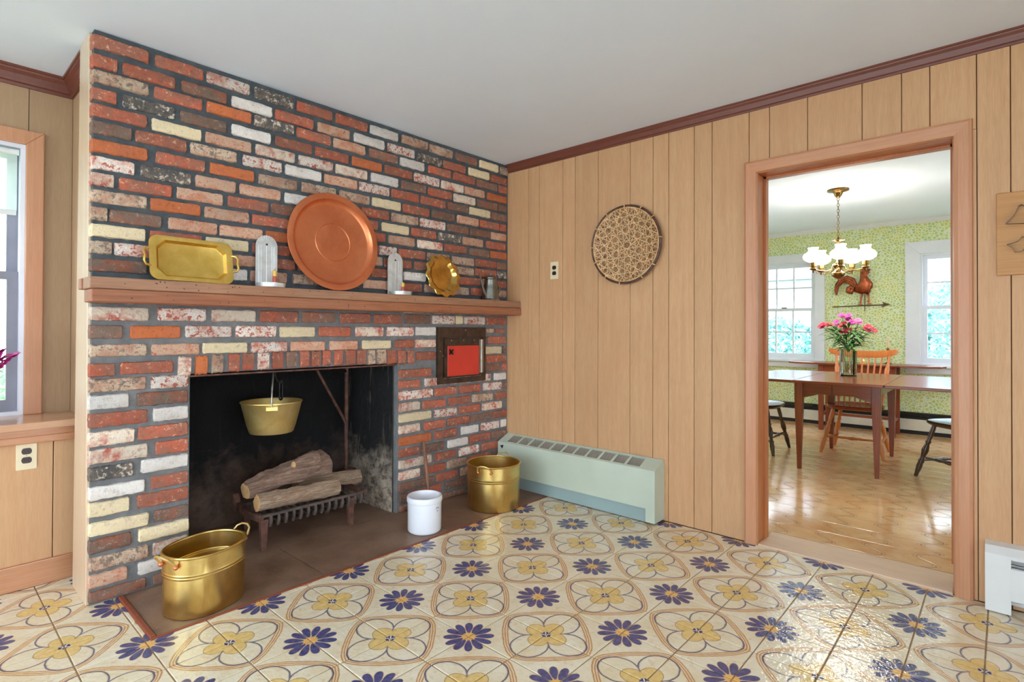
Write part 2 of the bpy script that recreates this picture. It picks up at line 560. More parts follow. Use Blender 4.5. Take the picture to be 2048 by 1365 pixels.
def shade_cloth():
    t = NT('shade_cloth')
    t.b.inputs['Transmission Weight'].default_value = 0.0
    nt = t.t
    tr = t.n('ShaderNodeBsdfTranslucent')
    tr.inputs[0].default_value = rgb(236, 242, 236)
    tp = t.n('ShaderNodeBsdfTransparent')
    m1 = t.n('ShaderNodeMixShader')
    m1.inputs[0].default_value = 0.55
    m2 = t.n('ShaderNodeMixShader')
    m2.inputs[0].default_value = 0.35
    t.done(rgb(228, 232, 228), 0.8)
    nt.links.new(t.b.outputs[0], m1.inputs[1])
    nt.links.new(tr.outputs[0], m1.inputs[2])
    nt.links.new(m1.outputs[0], m2.inputs[1])
    nt.links.new(tp.outputs[0], m2.inputs[2])
    nt.links.new(m2.outputs[0], t.out.inputs[0])
    MAT['shade_cloth'] = t.m


shade_cloth()


def lit_glass(name, c, strength):
    t = NT(name)
    t.done(rgb(250, 248, 240), 0.3)
    t.b.inputs['Emission Color'].default_value = c
    t.b.inputs['Emission Strength'].default_value = strength
    MAT[name] = t.m


lit_glass('opal_shade_lit', (1.0, 0.95, 0.87, 1), 21.0)
lit_glass('opal_shade_glow', (1.0, 0.94, 0.84, 1), 3.0)
for _k in ('opal_shade_lit', 'opal_shade_glow'):
    MAT[_k].cycles.emission_sampling = 'FRONT'
lit_glass('flame_glow', (1.0, 0.62, 0.25, 1), 3.0)
MAT['flame_glow'].cycles.emission_sampling = 'NONE'


# ------------------------------------------------------------------ mesh helpers
def wloc(o):
    v = Vector((0, 0, 0))
    while o is not None:
        v += o.location
        o = o.parent
    return v


class MB:
    def __init__(self):
        self.bm = bmesh.new()

    def box(self, x0, x1, y0, y1, z0, z1):
        v = [self.bm.verts.new(p) for p in ((x0, y0, z0), (x1, y0, z0), (x1, y1, z0), (x0, y1, z0),
                                            (x0, y0, z1), (x1, y0, z1), (x1, y1, z1), (x0, y1, z1))]
        for f in ((3, 2, 1, 0), (4, 5, 6, 7), (0, 1, 5, 4), (1, 2, 6, 5), (2, 3, 7, 6), (3, 0, 4, 7)):
            self.bm.faces.new([v[i] for i in f])
        return self

    def rings(self, rings, cap0=True, cap1=True, closed=False):
        """loft closed loops of equal length"""
        L = [[self.bm.verts.new(p) for p in r] for r in rings]
        n = len(L[0])
        pairs = list(zip(L, L[1:])) + ([(L[-1], L[0])] if closed else [])
        for a, b in pairs:
            for i in range(n):
                j = (i + 1) % n
                try:
                    self.bm.faces.new((a[i], a[j], b[j], b[i]))
                except ValueError:
                    pass
        if not closed:
            if cap0:
                self.bm.faces.new(list(reversed(L[0])))
            if cap1:
                self.bm.faces.new(L[-1])
        return self

    def lathe(self, prof, c=(0, 0, 0), n=32, cap0=True, cap1=True, sx=1.0, sy=1.0, rot=0.0, power=2.0):
        """prof: (radius, z) from one end to the other, around local z"""
        R = []
        cr, sr = math.cos(rot), math.sin(rot)
        for r, z in prof:
            ring = []
            for i in range(n):
                a = 2 * math.pi * i / n
                ca, sa = math.cos(a), math.sin(a)
                k = 2.0 / power
                x = r * sx * math.copysign(abs(ca) ** k, ca)
                y = r * sy * math.copysign(abs(sa) ** k, sa)
                ring.append((c[0] + x * cr - y * sr, c[1] + x * sr + y * cr, c[2] + z))
            R.append(ring)
        return self.rings(R, cap0, cap1)

    def turned(self, p0, p1, prof, n=14):
        """lathe along an arbitrary axis; prof: (t 0..1, radius)"""
        p0, p1 = Vector(p0), Vector(p1)
        d = (p1 - p0).normalized()
        a = d.orthogonal().normalized()
        b = d.cross(a)
        R = []
        for t, r in prof:
            c = p0.lerp(p1, t)
            R.append([c + (a * math.cos(2 * math.pi * i / n) + b * math.sin(2 * math.pi * i / n)) * r for i in range(n)])
        return self.rings(R)

    def tube(self, pts, r, n=8, closed=False):
        pts = [Vector(p) for p in pts]
        m = len(pts)
        R = []
        up = None
        for i, p in enumerate(pts):
            if closed:
                d = (pts[(i + 1) % m] - pts[i - 1]).normalized()
            else:
                d = (pts[min(i + 1, m - 1)] - pts[max(i - 1, 0)]).normalized()
            a = d.orthogonal().normalized() if up is None else (up - d * up.dot(d)).normalized()
            up = a
            b = d.cross(a)
            rr = r[i] if isinstance(r, (list, tuple)) else r
            R.append([p + (a * math.cos(2 * math.pi * k / n) + b * math.sin(2 * math.pi * k / n)) * rr for k in range(n)])
        return self.rings(R, closed=closed)

    def prism(self, poly, fn, t0, t1):
        """poly: 2D outline; fn(u, v, t) -> 3D point"""
        return self.rings([[fn(u, v, t0) for u, v in poly], [fn(u, v, t1) for u, v in poly]])

    def sphere(self, c, r, n=12, m=8, sx=1, sy=1, sz=1):
        R = []
        for j in range(1, m):
            th = math.pi * j / m
            R.append([(c[0] + sx * r * math.sin(th) * math.cos(2 * math.pi * i / n),
                       c[1] + sy * r * math.sin(th) * math.sin(2 * math.pi * i / n),
                       c[2] - sz * r * math.cos(th)) for i in range(n)])
        return self.rings(R)

    def quad(self, pts):
        self.bm.faces.new([self.bm.verts.new(p) for p in pts])
        return self

    def bevel(self, w, seg=2, ang=30):
        bmesh.ops.recalc_face_normals(self.bm, faces=self.bm.faces)
        e = [x for x in self.bm.edges if len(x.link_faces) == 2 and x.calc_face_angle(0) > math.radians(ang)]
        bmesh.ops.bevel(self.bm, geom=e, offset=w, segments=seg, profile=0.6, affect='EDGES', clamp_overlap=True)
        return self

    def build(self, name, mat, parent=None, smooth=False, world=True, keep_normals=False):
        if not keep_normals:
            bmesh.ops.recalc_face_normals(self.bm, faces=self.bm.faces)
        me = bpy.data.meshes.new(name)
        if world and parent is not None:
            bmesh.ops.translate(self.bm, verts=self.bm.verts, vec=-wloc(parent))
        self.bm.to_mesh(me)
        self.bm.free()
        if mat:
            me.materials.append(MAT[mat] if isinstance(mat, str) else mat)
        if smooth:
            for p in me.polygons:
                p.use_smooth = True
            me.set_sharp_from_angle(angle=math.radians(smooth if smooth is not True else 40))
        o = bpy.data.objects.new(name, me)
        COL.objects.link(o)
        o.parent = parent
        return o


def tag(o, label=None, cat=None, group=None, kind=None):
    if label:
        o['label'] = label
    if cat:
        o['category'] = cat
    if group:
        o['group'] = group
    if kind:
        o['kind'] = kind
    return o


def empty(name, loc, rz=0.0):
    o = bpy.data.objects.new(name, None)
    o.empty_display_size = 0.05
    o.location = loc
    o.rotation_euler = (0, 0, rz)
    COL.objects.link(o)
    return o


def thing(name, label, cat, loc=(0, 0, 0), rz=0.0, group=None):
    return tag(empty(name, loc, rz), label, cat, group)


def struct(o):
    return tag(o, kind='structure')


def copy_part(o, parent):
    c = o.copy()
    COL.objects.link(c)
    c.parent = parent
    return c


def rounded_rect(x0, x1, y0, y1, r, n=5):
    P = []
    for cx, cy, a0 in ((x1 - r, y1 - r, 0), (x0 + r, y1 - r, 90), (x0 + r, y0 + r, 180), (x1 - r, y0 + r, 270)):
        for i in range(n + 1):
            a = math.radians(a0 + 90 * i / n)
            P.append((cx + r * math.cos(a), cy + r * math.sin(a)))
    return P


def wall_boxes(mb, a0, a1, z0, z1, holes, put):
    """fill a rectangle minus rectangular holes with boxes; put(mb, a0, a1, z0, z1)"""
    xs = sorted({a0, a1, *[h[0] for h in holes], *[h[1] for h in holes]})
    for p, q in zip(xs, xs[1:]):
        cut = sorted([(h[2], h[3]) for h in holes if h[0] <= p + 1e-6 and h[1] >= q - 1e-6])
        z = z0
        for c0, c1 in cut:
            if c0 > z + 1e-5:
                put(mb, p, q, z, c0)
            z = max(z, c1)
        if z < z1 - 1e-5:
            put(mb, p, q, z, z1)


# ------------------------------------------------------------------ floor of glazed tiles
floor = struct(MB().box(X_LEFT, XR + 0.02, Y_BACK, 1.52, -0.12, -0.0035).build('floor', 'grout'))
HX0, HY0 = -0.594, 0.632     # hearth front-left corner


def cam_px(p):
    d = Vector(p) - CAM
    z = d.dot(_f)
    if z < 0.05:
        return None
    return (1024 + 1094.52 * d.dot(_r2) / z, 650.38 - 1094.52 * d.dot(_u2) / z)


def tile_mesh(name, u0, u1, v0, v1):
    """a tile cut to a part (u0..u1, v0..v1 in 0..1) of its square, pattern corner at the origin"""
    g = 0.0024 / S
    bm = bmesh.new()
    uvl = bm.loops.layers.uv.new('UVMap')
    a0, a1 = max(u0, g), min(u1, 1 - g)
    b0, b1 = max(v0, g), min(v1, 1 - g)
    c = 0.0015 / S
    top = [(a0 + c, b0 + c), (a1 - c, b0 + c), (a1 - c, b1 - c), (a0 + c, b1 - c)]
    low = [(a0, b0), (a1, b0), (a1, b1), (a0, b1)]
    rings = [[bm.verts.new((x * S, y * S, z)) for x, y in poly] for poly, z in ((low, -0.006), (low, -0.0012), (top, 0.0))]
    uvs = [low, low, top]
    for k in range(2):
        for i in range(4):
            j = (i + 1) % 4
            f = bm.faces.new((rings[k][i], rings[k][j], rings[k + 1][j], rings[k + 1][i]))
            for lp, uv in zip(f.loops, (uvs[k][i], uvs[k][j], uvs[k + 1][j], uvs[k + 1][i])):
                lp[uvl].uv = uv
    f = bm.faces.new(rings[2])
    for lp, uv in zip(f.loops, top):
        lp[uvl].uv = uv
    me = bpy.data.meshes.new(name)
    bm.to_mesh(me)
    bm.free()
    me.materials.append(MAT['majolica_tile'])
    return me


whole_tile = tile_mesh('tile', 0, 1, 0, 1)
spare = []
for i in range(-17, 9):
    for j in range(-20, 8):
        x0, x1, y0, y1 = i * S, (i + 1) * S, j * S, (j + 1) * S
        # rectangles of this cell left over beside the hearth and in front of the wall box
        keep = []
        top = min(y1, YL - 0.012) if x1 > -3 else y1
        if x0 >= HX0 - 1e-6:
            keep.append((x0, x1, y0, min(top, HY0)))
        elif x1 <= HX0:
            keep.append((x0, x1, y0, top))
        else:
            if y1 <= HY0:
                keep.append((x0, x1, y0, y1))
            else:
                keep.append((x0, HX0, y0, top))
                if y0 < HY0 - 0.004:
                    keep.append((HX0, x1, y0, HY0))
        ei = i if i % 2 == 0 else i + 1
        ej = j if j % 2 == 0 else j + 1
        rot = {(True, True): 0, (False, True): 1, (False, False): 2, (True, False): 3}[(ei == i, ej == j)]
        for kx0, kx1, ky0, ky1 in keep:
            if kx1 - kx0 < 0.006 or ky1 - ky0 < 0.006:
                continue
            cs = []
            for cx, cy in ((kx0, ky0), (kx1, ky1)):
                dx, dy = (cx - ei * S) / S, (cy - ej * S) / S
                for _ in range(rot):
                    dx, dy = dy, -dx
                cs.append((dx, dy))
            u0, u1 = sorted((max(0, min(1, cs[0][0])), max(0, min(1, cs[1][0]))))
            v0, v1 = sorted((max(0, min(1, cs[0][1])), max(0, min(1, cs[1][1]))))
            full = u1 - u0 > 0.999 and v1 - v0 > 0.999
            px = [cam_px((a, b, 0)) for a in (kx0, kx1) for b in (ky0, ky1)]
            seen = any(q and -60 < q[0] < 2108 and q[1] < 1420 for q in px)
            me = whole_tile if full else tile_mesh('tile', u0, u1, v0, v1)
            if seen:
                o = bpy.data.objects.new('tile', me)
                COL.objects.link(o)
                o.parent = floor
                o.location = (ei * S, ej * S, random.uniform(-0.0004, 0.0004))
                o.rotation_euler = (0, 0, rot * math.pi / 2)
            else:
                spare.append((me, Matrix.Translation((ei * S, ej * S, 0)) @ Matrix.Rotation(rot * math.pi / 2, 4, 'Z')))
bm = bmesh.new()
for me, mx in spare:
    n0 = len(bm.verts)
    bm.from_mesh(me)
    bm.verts.ensure_lookup_table()
    for v in bm.verts[n0:]:
        v.co = mx @ v.co
me = bpy.data.meshes.new('tile_field')
bm.to_mesh(me)
bm.free()
me.materials.append(MAT['majolica_tile'])
o = bpy.data.objects.new('tile_field', me)
COL.objects.link(o)
o.parent = floor
tag(o, kind='stuff')

# hearth: slate slabs let into the floor with a thin red-brown strip of wood around
hearth = tag(empty('hearth', (0.6, 0.86, 0)), 'dark brown slate hearth edged with a thin red-brown strip before the fireplace', 'hearth')
slabs = [(HX0 + 0.022, 0.10, HY0 + 0.012, YB + 0.02), (0.104, 0.86, HY0 + 0.012, YB + 0.02), (0.864, 1.40, HY0 + 0.012, YB + 0.02),
         (1.404, XR - 0.005, HY0 + 0.012, YB + 0.02)]
for s in slabs:
    MB().box(s[0], s[1], s[2], s[3], -0.02, 0.003).bevel(0.002, 1).build('slab', 'hearth_slate', hearth)
MB().box(HX0, XR - 0.005, HY0, HY0 + 0.010, -0.02, 0.005).bevel(0.002, 1).build('edge_strip', 'red_strip_wood', hearth)
MB().box(HX0, HX0 + 0.019, HY0 + 0.011, YB - 0.004, -0.02, 0.010).bevel(0.003, 1).build('edge_strip', 'red_strip_wood', hearth)

# ------------------------------------------------------------------ ceiling
struct(MB().box(X_LEFT - 0.2, XD, Y_BACK - 0.2, 2.0, HC, HC + 0.12).build('ceiling', 'ceiling_white'))

# ------------------------------------------------------------------ brick chimney breast
OX0, OX1, OZ = -0.333, 0.836, 0.918
MY = YB + 0.009
XBL = -0.690
mb = MB()
mb.box(XBL, OX0 + 0.008, MY, 1.35, 0, 1.30)
mb.box(OX1 - 0.004, XR, MY, 1.79, 0, 1.30)
mb.box(OX0 + 0.008, OX1 - 0.004, MY, MY + 0.08, OZ + 0.010, 1.30)
wall_fire = struct(mb.build('wall_fireplace', 'mortar_grey'))
MB().box(XBL, XR, MY, 1.35, 1.3005, HC - 0.002).build('upper_mortar', 'mortar_dark', wall_fire)
# the lintel bar under the soldier course
MB().box(OX0 - 0.02, OX1 + 0.02, YB + 0.012, YB + 0.10, OZ - 0.006, OZ + 0.002).build('lintel_bar', 'rusty_iron', wall_fire)

rb = random.Random(3)
brick_meshes = []
for k in range(9):
    bm = bmesh.new()
    pts = []
    rx, rz = 0.035, 0.15
    for cx, cz, a0 in ((0.5 - rx, 0.5 - rz, 0), (-0.5 + rx, 0.5 - rz, 90), (-0.5 + rx, -0.5 + rz, 180), (0.5 - rx, -0.5 + rz, 270)):
        for i in range(4):
            a = math.radians(a0 + 30 * i)
            pts.append((cx + rx * math.cos(a), cz + rz * math.sin(a)))
        nx_, nz_ = {0: (-1, 0), 90: (0, -1), 180: (1, 0), 270: (0, 1)}[a0]
        cnt = 9 if nx_ else 3
        x0_, z0_ = pts[-1]
        ln = (1 - 2 * rx) if nx_ else (1 - 2 * rz)
        for i in range(1, cnt):
            pts.append((x0_ + nx_ * ln * i / cnt, z0_ + nz_ * ln * i / cnt))
    N = len(pts)
    def ring(y, ix, iz, jit):
        out = []
        for x, z in pts:
            out.append((x * (1 - ix) + rb.uniform(-1, 0.6) * jit * 0.011 * (1 if x > 0 else -1), y, z * (1 - iz) + rb.uniform(-1, 0.5) * jit * 0.06 * (1 if z > 0 else -1)))
        return [bm.verts.new(p) for p in out]
    R = [ring(0.0, 0.05, 0.16, 0.5), ring(0.06, 0.012, 0.045, 1.0), ring(0.2, 0.0, 0.0, 1.0), ring(1.0, 0.0, 0.0, 0.2)]
    bm.faces.new(list(R[0]))
    for r0, r1 in zip(R, R[1:]):
        for i in range(N):
            bm.faces.new((r0[i], r1[i], r1[(i + 1) % N], r0[(i + 1) % N]))
    bmesh.ops.recalc_face_normals(bm, faces=bm.faces)
    me = bpy.data.meshes.new('brick')
    bm.to_mesh(me)
    bm.free()
    me.polygons[0].use_smooth = False
    for p in me.polygons:
        p.use_smooth = len(p.vertices) == 4
    me.set_sharp_from_angle(angle=math.radians(60))
    me.materials.append(MAT['brick_r'])
    brick_meshes.append(me)


def lay_brick(x0, x1, zc, h, code, depth=0.055, tilt=0.0):
    o = bpy.data.objects.new('brick', rb.choice(brick_meshes))
    COL.objects.link(o)
    o.parent = wall_fire
    o.location = ((x0 + x1) / 2, YB - 0.002 + rb.uniform(-0.0035, 0.0025), zc + rb.uniform(-0.0015, 0.0015))
    o.scale = (x1 - x0, depth, h)
    o.rotation_euler = (rb.uniform(-0.02, 0.02), tilt + rb.uniform(-0.006, 0.006), rb.uniform(-0.01, 0.01))
    if rb.random() < 0.5:
        o.rotation_euler.y += math.pi
    o.material_slots[0].link = 'OBJECT'
    o.material_slots[0].material = MAT['brick_' + code]
    return o

BRICK_ROWS = [
 (2.319,0.056,"-0.711,-0.498,r -0.474,-0.277,r -0.265,-0.066,W -0.044,0.158,k 0.174,0.382,r 0.401,0.608,r 0.625,0.825,w 0.851,1.057,t 1.073,1.273,t 1.300,1.504,d 1.529,1.721,y 1.742,1.825,t"),
 (2.241,0.056,"-0.710,-0.612,r -0.594,-0.395,r -0.371,-0.175,d -0.152,0.045,w 0.060,0.270,r 0.293,0.489,p 0.518,0.727,w 0.748,0.952,W 0.972,1.176,k 1.189,1.393,r 1.422,1.626,y 1.642,1.814,r"),
 (2.177,0.056,"-0.710,-0.497,t -0.478,-0.281,r -0.264,-0.060,o -0.045,0.159,k 0.175,0.374,r 0.389,0.592,p 0.619,0.822,d 0.841,1.029,w 1.066,1.256,r 1.278,1.481,r 1.505,1.711,d 1.727,1.814,r"),
 (2.103,0.056,"-0.709,-0.613,r -0.593,-0.394,k -0.374,-0.174,d -0.151,0.040,w 0.061,0.263,r 0.280,0.484,r 0.506,0.706,o 0.727,0.933,r 0.949,1.155,W 1.172,1.375,m 1.385,1.581,p 1.606,1.815,o"),
 (2.035,0.056,"-0.709,-0.502,r -0.485,-0.284,y -0.267,-0.056,p -0.037,0.168,m 0.187,0.387,W 0.403,0.606,m 0.633,0.827,w 0.853,1.046,d 1.063,1.266,r 1.284,1.486,m 1.506,1.712,d 1.722,1.809,d"),
 (1.967,0.056,"-0.708,-0.558,d -0.546,-0.346,r -0.332,-0.125,t -0.097,0.096,W 0.114,0.316,w 0.334,0.540,p 0.553,0.764,W 0.779,0.986,r 1.002,1.208,r 1.226,1.424,d 1.433,1.638,y 1.649,1.810,d"),
 (1.892,0.056,"-0.707,-0.499,o -0.469,-0.268,r -0.248,-0.043,o -0.021,0.180,t 0.205,0.404,t 0.428,0.624,t 0.641,0.846,y 0.861,1.072,r 1.093,1.293,d 1.316,1.517,p 1.532,1.728,r 1.739,1.805,r"),
 (1.821,0.056,"-0.707,-0.546,W -0.526,-0.327,k -0.310,-0.131,p -0.112,0.092,p 0.113,0.308,w 0.332,0.541,p 0.564,0.761,r 0.780,0.983,t 0.999,1.209,W 1.231,1.424,d 1.439,1.639,d 1.649,1.810,p"),
 (1.751,0.056,"-0.706,-0.620,m -0.603,-0.403,r -0.385,-0.188,p -0.167,0.028,r 0.043,0.251,d 0.274,0.483,r 0.505,0.683,r 0.708,0.912,y 0.928,1.131,r 1.149,1.354,k 1.368,1.567,p 1.598,1.805,r"),
 (1.682,0.056,"-0.706,-0.499,t -0.488,-0.286,o -0.269,-0.064,p -0.051,0.132,r 0.151,0.338,r 0.359,0.548,p 0.568,0.734,r 0.759,0.956,p 0.979,1.188,m 1.201,1.406,r 1.430,1.629,d 1.640,1.817,o"),
 (1.608,0.056,"-0.705,-0.642,t -0.636,-0.442,d -0.418,-0.213,p -0.202,0.001,p 0.016,0.212,o 0.232,0.430,r 0.452,0.667,p 0.688,0.818,W 0.833,1.040,r 1.057,1.250,t 1.272,1.479,t 1.489,1.698,r 1.708,1.812,d"),
 (1.54,0.056,"-0.705,-0.504,y -0.489,-0.278,r -0.263,-0.067,y -0.048,0.144,r 0.163,0.339,r 0.360,0.520,p 0.539,0.713,p 0.727,0.933,r 0.952,1.128,d 1.150,1.286,r 1.309,1.474,t 1.489,1.703,r 1.719,1.812,k"),
 (1.47,0.056,"-0.704,-0.625,t -0.618,-0.431,W -0.411,-0.224,r -0.201,-0.033,p -0.013,0.169,r 0.188,0.370,d 0.391,0.610,r 0.633,0.841,r 0.872,1.049,w 1.070,1.296,r 1.332,1.544,r 1.564,1.677,p 1.698,1.812,r"),
 (1.399,0.056,"-0.704,-0.497,d -0.480,-0.288,r -0.271,-0.156,p -0.142,-0.074,w -0.059,0.129,p 0.159,0.302,t 0.326,0.560,d 0.586,0.842,p 0.872,1.017,r 1.038,1.274,t 1.296,1.427,t 1.451,1.662,r 1.710,1.813,t"),
 (1.268,0.056,"-0.694,-0.601,d -0.576,-0.372,W -0.347,-0.148,r -0.122,0.067,r 0.090,0.312,r 0.341,0.594,r 0.628,0.843,d 0.873,1.080,y 1.113,1.389,y 1.437,1.802,t"),
 (1.198,0.058,"-0.702,-0.490,m -0.456,-0.259,W -0.235,-0.031,m -0.011,0.190,r 0.212,0.408,d 0.433,0.632,r 0.659,0.858,r 0.881,1.084,d 1.101,1.297,W 1.306,1.366,y 1.385,1.586,W 1.606,1.808,r"),
 (1.121,0.056,"-0.702,-0.584,d -0.559,-0.365,o -0.346,-0.144,W -0.126,0.073,W 0.091,0.286,y 0.307,0.503,r 0.535,0.726,m 0.751,0.951,W 0.967,1.131,w"),
 (1.043,0.052,"-0.701,-0.494,t -0.479,-0.285,p -0.273,-0.071,y -0.052,0.131,W 0.150,0.343,p 0.373,0.549,p 0.579,0.781,y 0.810,0.952,r 0.963,1.131,m"),
 (0.964,0.054,"-0.700,-0.611,r -0.592,-0.394,r 0.972,1.132,r"),
 (0.898,0.056,"-0.700,-0.497,t -0.480,-0.332,W"),
 (0.828,0.06,"-0.699,-0.559,w -0.532,-0.332,d"),
 (0.754,0.06,"-0.699,-0.490,r -0.470,-0.333,w"),
 (0.679,0.06,"-0.698,-0.538,m -0.527,-0.331,r"),
 (0.605,0.06,"-0.698,-0.489,m -0.459,-0.330,r"),
 (0.535,0.058,"-0.697,-0.542,k -0.515,-0.330,w"),
 (0.456,0.056,"-0.696,-0.499,w -0.477,-0.329,r"),
 (0.388,0.06,"-0.696,-0.554,y -0.528,-0.329,r"),
 (0.307,0.055,"-0.695,-0.483,y -0.464,-0.328,d"),
 (0.239,0.058,"-0.695,-0.547,d -0.522,-0.325,y"),
 (0.164,0.058,"-0.694,-0.482,t -0.467,-0.327,m"),
 (0.096,0.056,"-0.694,-0.560,p -0.522,-0.327,w"),
 (0.032,0.046,"-0.693,-0.491,d -0.466,-0.326,d"),
 (1.125,0.03,"1.596,1.674,t 1.695,1.792,r"),
 (1.06,0.055,"1.617,1.809,r"),
 (0.985,0.055,"1.577,1.760,y 1.776,1.809,d"),
 (0.92,0.055,"1.597,1.810,r"),
 (0.858,0.054,"0.841,1.099,r 1.593,1.744,d 1.772,1.815,r"),
 (0.79,0.052,"0.838,1.005,r 1.041,1.228,W 1.259,1.454,m 1.483,1.649,W 1.686,1.810,w"),
 (0.722,0.056,"0.838,1.108,W 1.125,1.318,r 1.341,1.543,r 1.573,1.767,W 1.783,1.816,d"),
 (0.648,0.054,"0.839,1.006,m 1.026,1.220,r 1.242,1.445,r 1.464,1.666,t 1.697,1.816,r"),
 (0.58,0.054,"0.839,1.096,y 1.125,1.319,W 1.342,1.544,r 1.564,1.767,m"),
 (0.51,0.054,"0.840,1.006,m 1.035,1.221,r 1.238,1.432,r 1.446,1.651,d 1.667,1.817,r"),
 (0.437,0.056,"0.840,1.097,o 1.126,1.320,r 1.361,1.529,w 1.554,1.736,W 1.757,1.817,w"),
 (0.365,0.054,"0.841,0.999,r 1.019,1.204,d 1.239,1.423,w 1.442,1.641,r 1.657,1.818,d"),
 (0.294,0.056,"0.841,1.102,m 1.127,1.312,r 1.344,1.530,W 1.555,1.736,r"),
 (0.224,0.054,"0.841,1.008,m 1.036,1.222,r 1.236,1.414,t 1.443,1.642,r 1.668,1.819,d"),
 (0.155,0.054,"0.842,1.128,d 1.145,1.331,r 1.358,1.541,t 1.566,1.802,d"),
 (0.088,0.054,"0.850,0.907,d 0.926,1.188,r 1.214,1.405,d 1.434,1.803,d"),
 (0.024,0.038,"0.850,1.087,d 1.120,1.396,d 1.425,1.776,d"),
]
SOLDIERS = "-0.374,-0.322,m -0.303,-0.251,o -0.232,-0.182,t -0.158,-0.106,r -0.092,-0.037,r -0.019,0.037,W 0.053,0.108,r 0.127,0.181,d 0.200,0.250,r 0.265,0.317,r 0.329,0.379,r 0.401,0.453,r 0.472,0.530,r 0.543,0.605,r 0.620,0.666,t 0.682,0.745,t 0.756,0.815,r 0.830,0.886,r 0.902,0.956,r"
for zc, h, row in BRICK_ROWS:
    for t in row.split():
        a, b, code = t.split(',')
        a, b = float(a), float(b)
        a = max(a, -0.698)
        b = min(b, XR - 0.008)
        lay_brick(a, b, zc, h * (0.98 if zc > 1.3 else 1.01), code)
for n, t in enumerate(SOLDIERS.split()):
    a, b, code = t.split(',')
    a, b = float(a), float(b)
    x = ((a + b) / 2 - 0.25) / 0.65
    rise = 0.014 * (1 - x * x)
    o = lay_brick(a, b, 0.962 + rise, 0.088, code)
    o.rotation_euler.y = -0.03 * x

# firebox lining
BX0, BX1, FBK = -0.22, 0.80, 1.66


def rough_sheet(name, mat, p00, p10, p01, p11, nu, nv, amp, parent, seed, low=0.0):
    r = random.Random(seed)
    from mathutils import noise as mn
    p00, p10, p01, p11 = map(Vector, (p00, p10, p01, p11))
    nrm = (p10 - p00).cross(p01 - p00).normalized()
    bm = bmesh.new()
    G = []
    for j in range(nv + 1):
        row = []
        for i in range(nu + 1):
            u, v = i / nu, j / nv
            p = p00.lerp(p10, u).lerp(p01.lerp(p11, u), v)
            edge = min(u, 1 - u, v, 1 - v) * 8
            d = (mn.noise(p * 9 + Vector((seed, 0, 0))) * amp + mn.noise(p * 27) * amp * 0.4) * min(1, edge)
            d += low * max(0, 1 - v * 2.6) * (0.5 + 0.5 * mn.noise(p * 6)) * min(1, edge)
            row.append(bm.verts.new(p + nrm * d))
        G.append(row)
    for j in range(nv):
        for i in range(nu):
            bm.faces.new((G[j][i], G[j][i + 1], G[j + 1][i + 1], G[j + 1][i]))
    me = bpy.data.meshes.new(name)
    bm.to_mesh(me)
    bm.free()
    for p in me.polygons:
        p.use_smooth = True
    me.materials.append(MAT[mat])
    o = bpy.data.objects.new(name, me)
    COL.objects.link(o)
    o.parent = parent
    return o


rough_sheet('firebox_cheek', 'soot_cheek', (BX1, FBK, 0), (OX1 - 0.018, MY + 0.03, 0), (BX1, FBK, 1.3), (OX1 - 0.018, MY + 0.03, 1.3), 30, 50, 0.012, wall_fire, 5, 0.06)
rough_sheet('firebox_cheek', 'soot_back', (OX0 + 0.02, MY + 0.03, 0), (BX0, FBK, 0), (OX0 + 0.02, MY + 0.03, 1.3), (BX0, FBK, 1.3), 30, 50, 0.012, wall_fire, 6, 0.03)
rough_sheet('firebox_back', 'soot_back', (BX0, FBK, 0), (BX1, FBK, 0), (BX0, FBK, 1.3), (BX1, FBK, 1.3), 50, 50, 0.014, wall_fire, 7, 0.05)
rough_sheet('firebox_floor', 'hearth_slate', (OX0, YB + 0.021, 0.004), (OX1, YB + 0.021, 0.004), (BX0, FBK, 0.004), (BX1, FBK, 0.004), 40, 30, 0.004, wall_fire, 8)
rough_sheet('firebox_throat', 'soot_back', (OX0, MY + 0.08, 1.28), (BX0, FBK, 1.28), (OX1, MY + 0.08, 1.28), (BX1, FBK, 1.28), 10, 10, 0.01, wall_fire, 9)
rough_sheet('firebox_front', 'soot_back', (OX0, MY + 0.085, OZ + 0.005), (OX1, MY + 0.085, OZ + 0.005), (OX0, MY + 0.085, 1.3), (OX1, MY + 0.085, 1.3), 10, 10, 0.004, wall_fire, 10)

# ------------------------------------------------------------------ panelled wall on the right
mb = MB()
wall_boxes(mb, Y_BACK, 2.0, 0, HC, [(DY1, DY0, 0, DZ)], lambda m, a, b, c, d: m.box(XR + 0.012, XD - 0.012, a, b, c, d))
wall_right = struct(mb.build('wall_right', 'backing_dark'))
grooves = [YB + 0.02, 0.896, 0.794, 0.586, 0.482, 0.298, 0.062, -0.094, -0.196, -0.353, -0.457, -0.659, -0.763, -0.944, -1.178,
           -1.332, -1.435, -1.593, -1.699, -1.94, -2.06, -2.33, -2.50, -2.78, -2.9, -3.14, -3.4, -3.55, -3.8, -4.0, Y_BACK]
for a, b in zip(grooves, grooves[1:]):
    hi, lo = a - 0.0014, b + 0.0014
    z0 = 0.0
    if hi < -0.62 and lo > -1.60:
        z0 = DZ + 0.02
    if abs(b + 1.593) < 1e-6:
        MB().box(XR, XR + 0.0125, lo, -1.574, 0.002, z0).build('plank', 'panel_wood', wall_right)
    MB().box(XR, XR + 0.0125, lo, hi, z0 + 0.002, HC - 0.004).bevel(0.0018, 1).build('plank', 'panel_wood', wall_right)

# ------------------------------------------------------------------ doorway: casing, jambs, sill
door_1 = struct(empty('door_1', (XR, (DY0 + DY1) / 2, 0)))
CW = 0.069
XC0, XC1 = XR - 0.024, XR


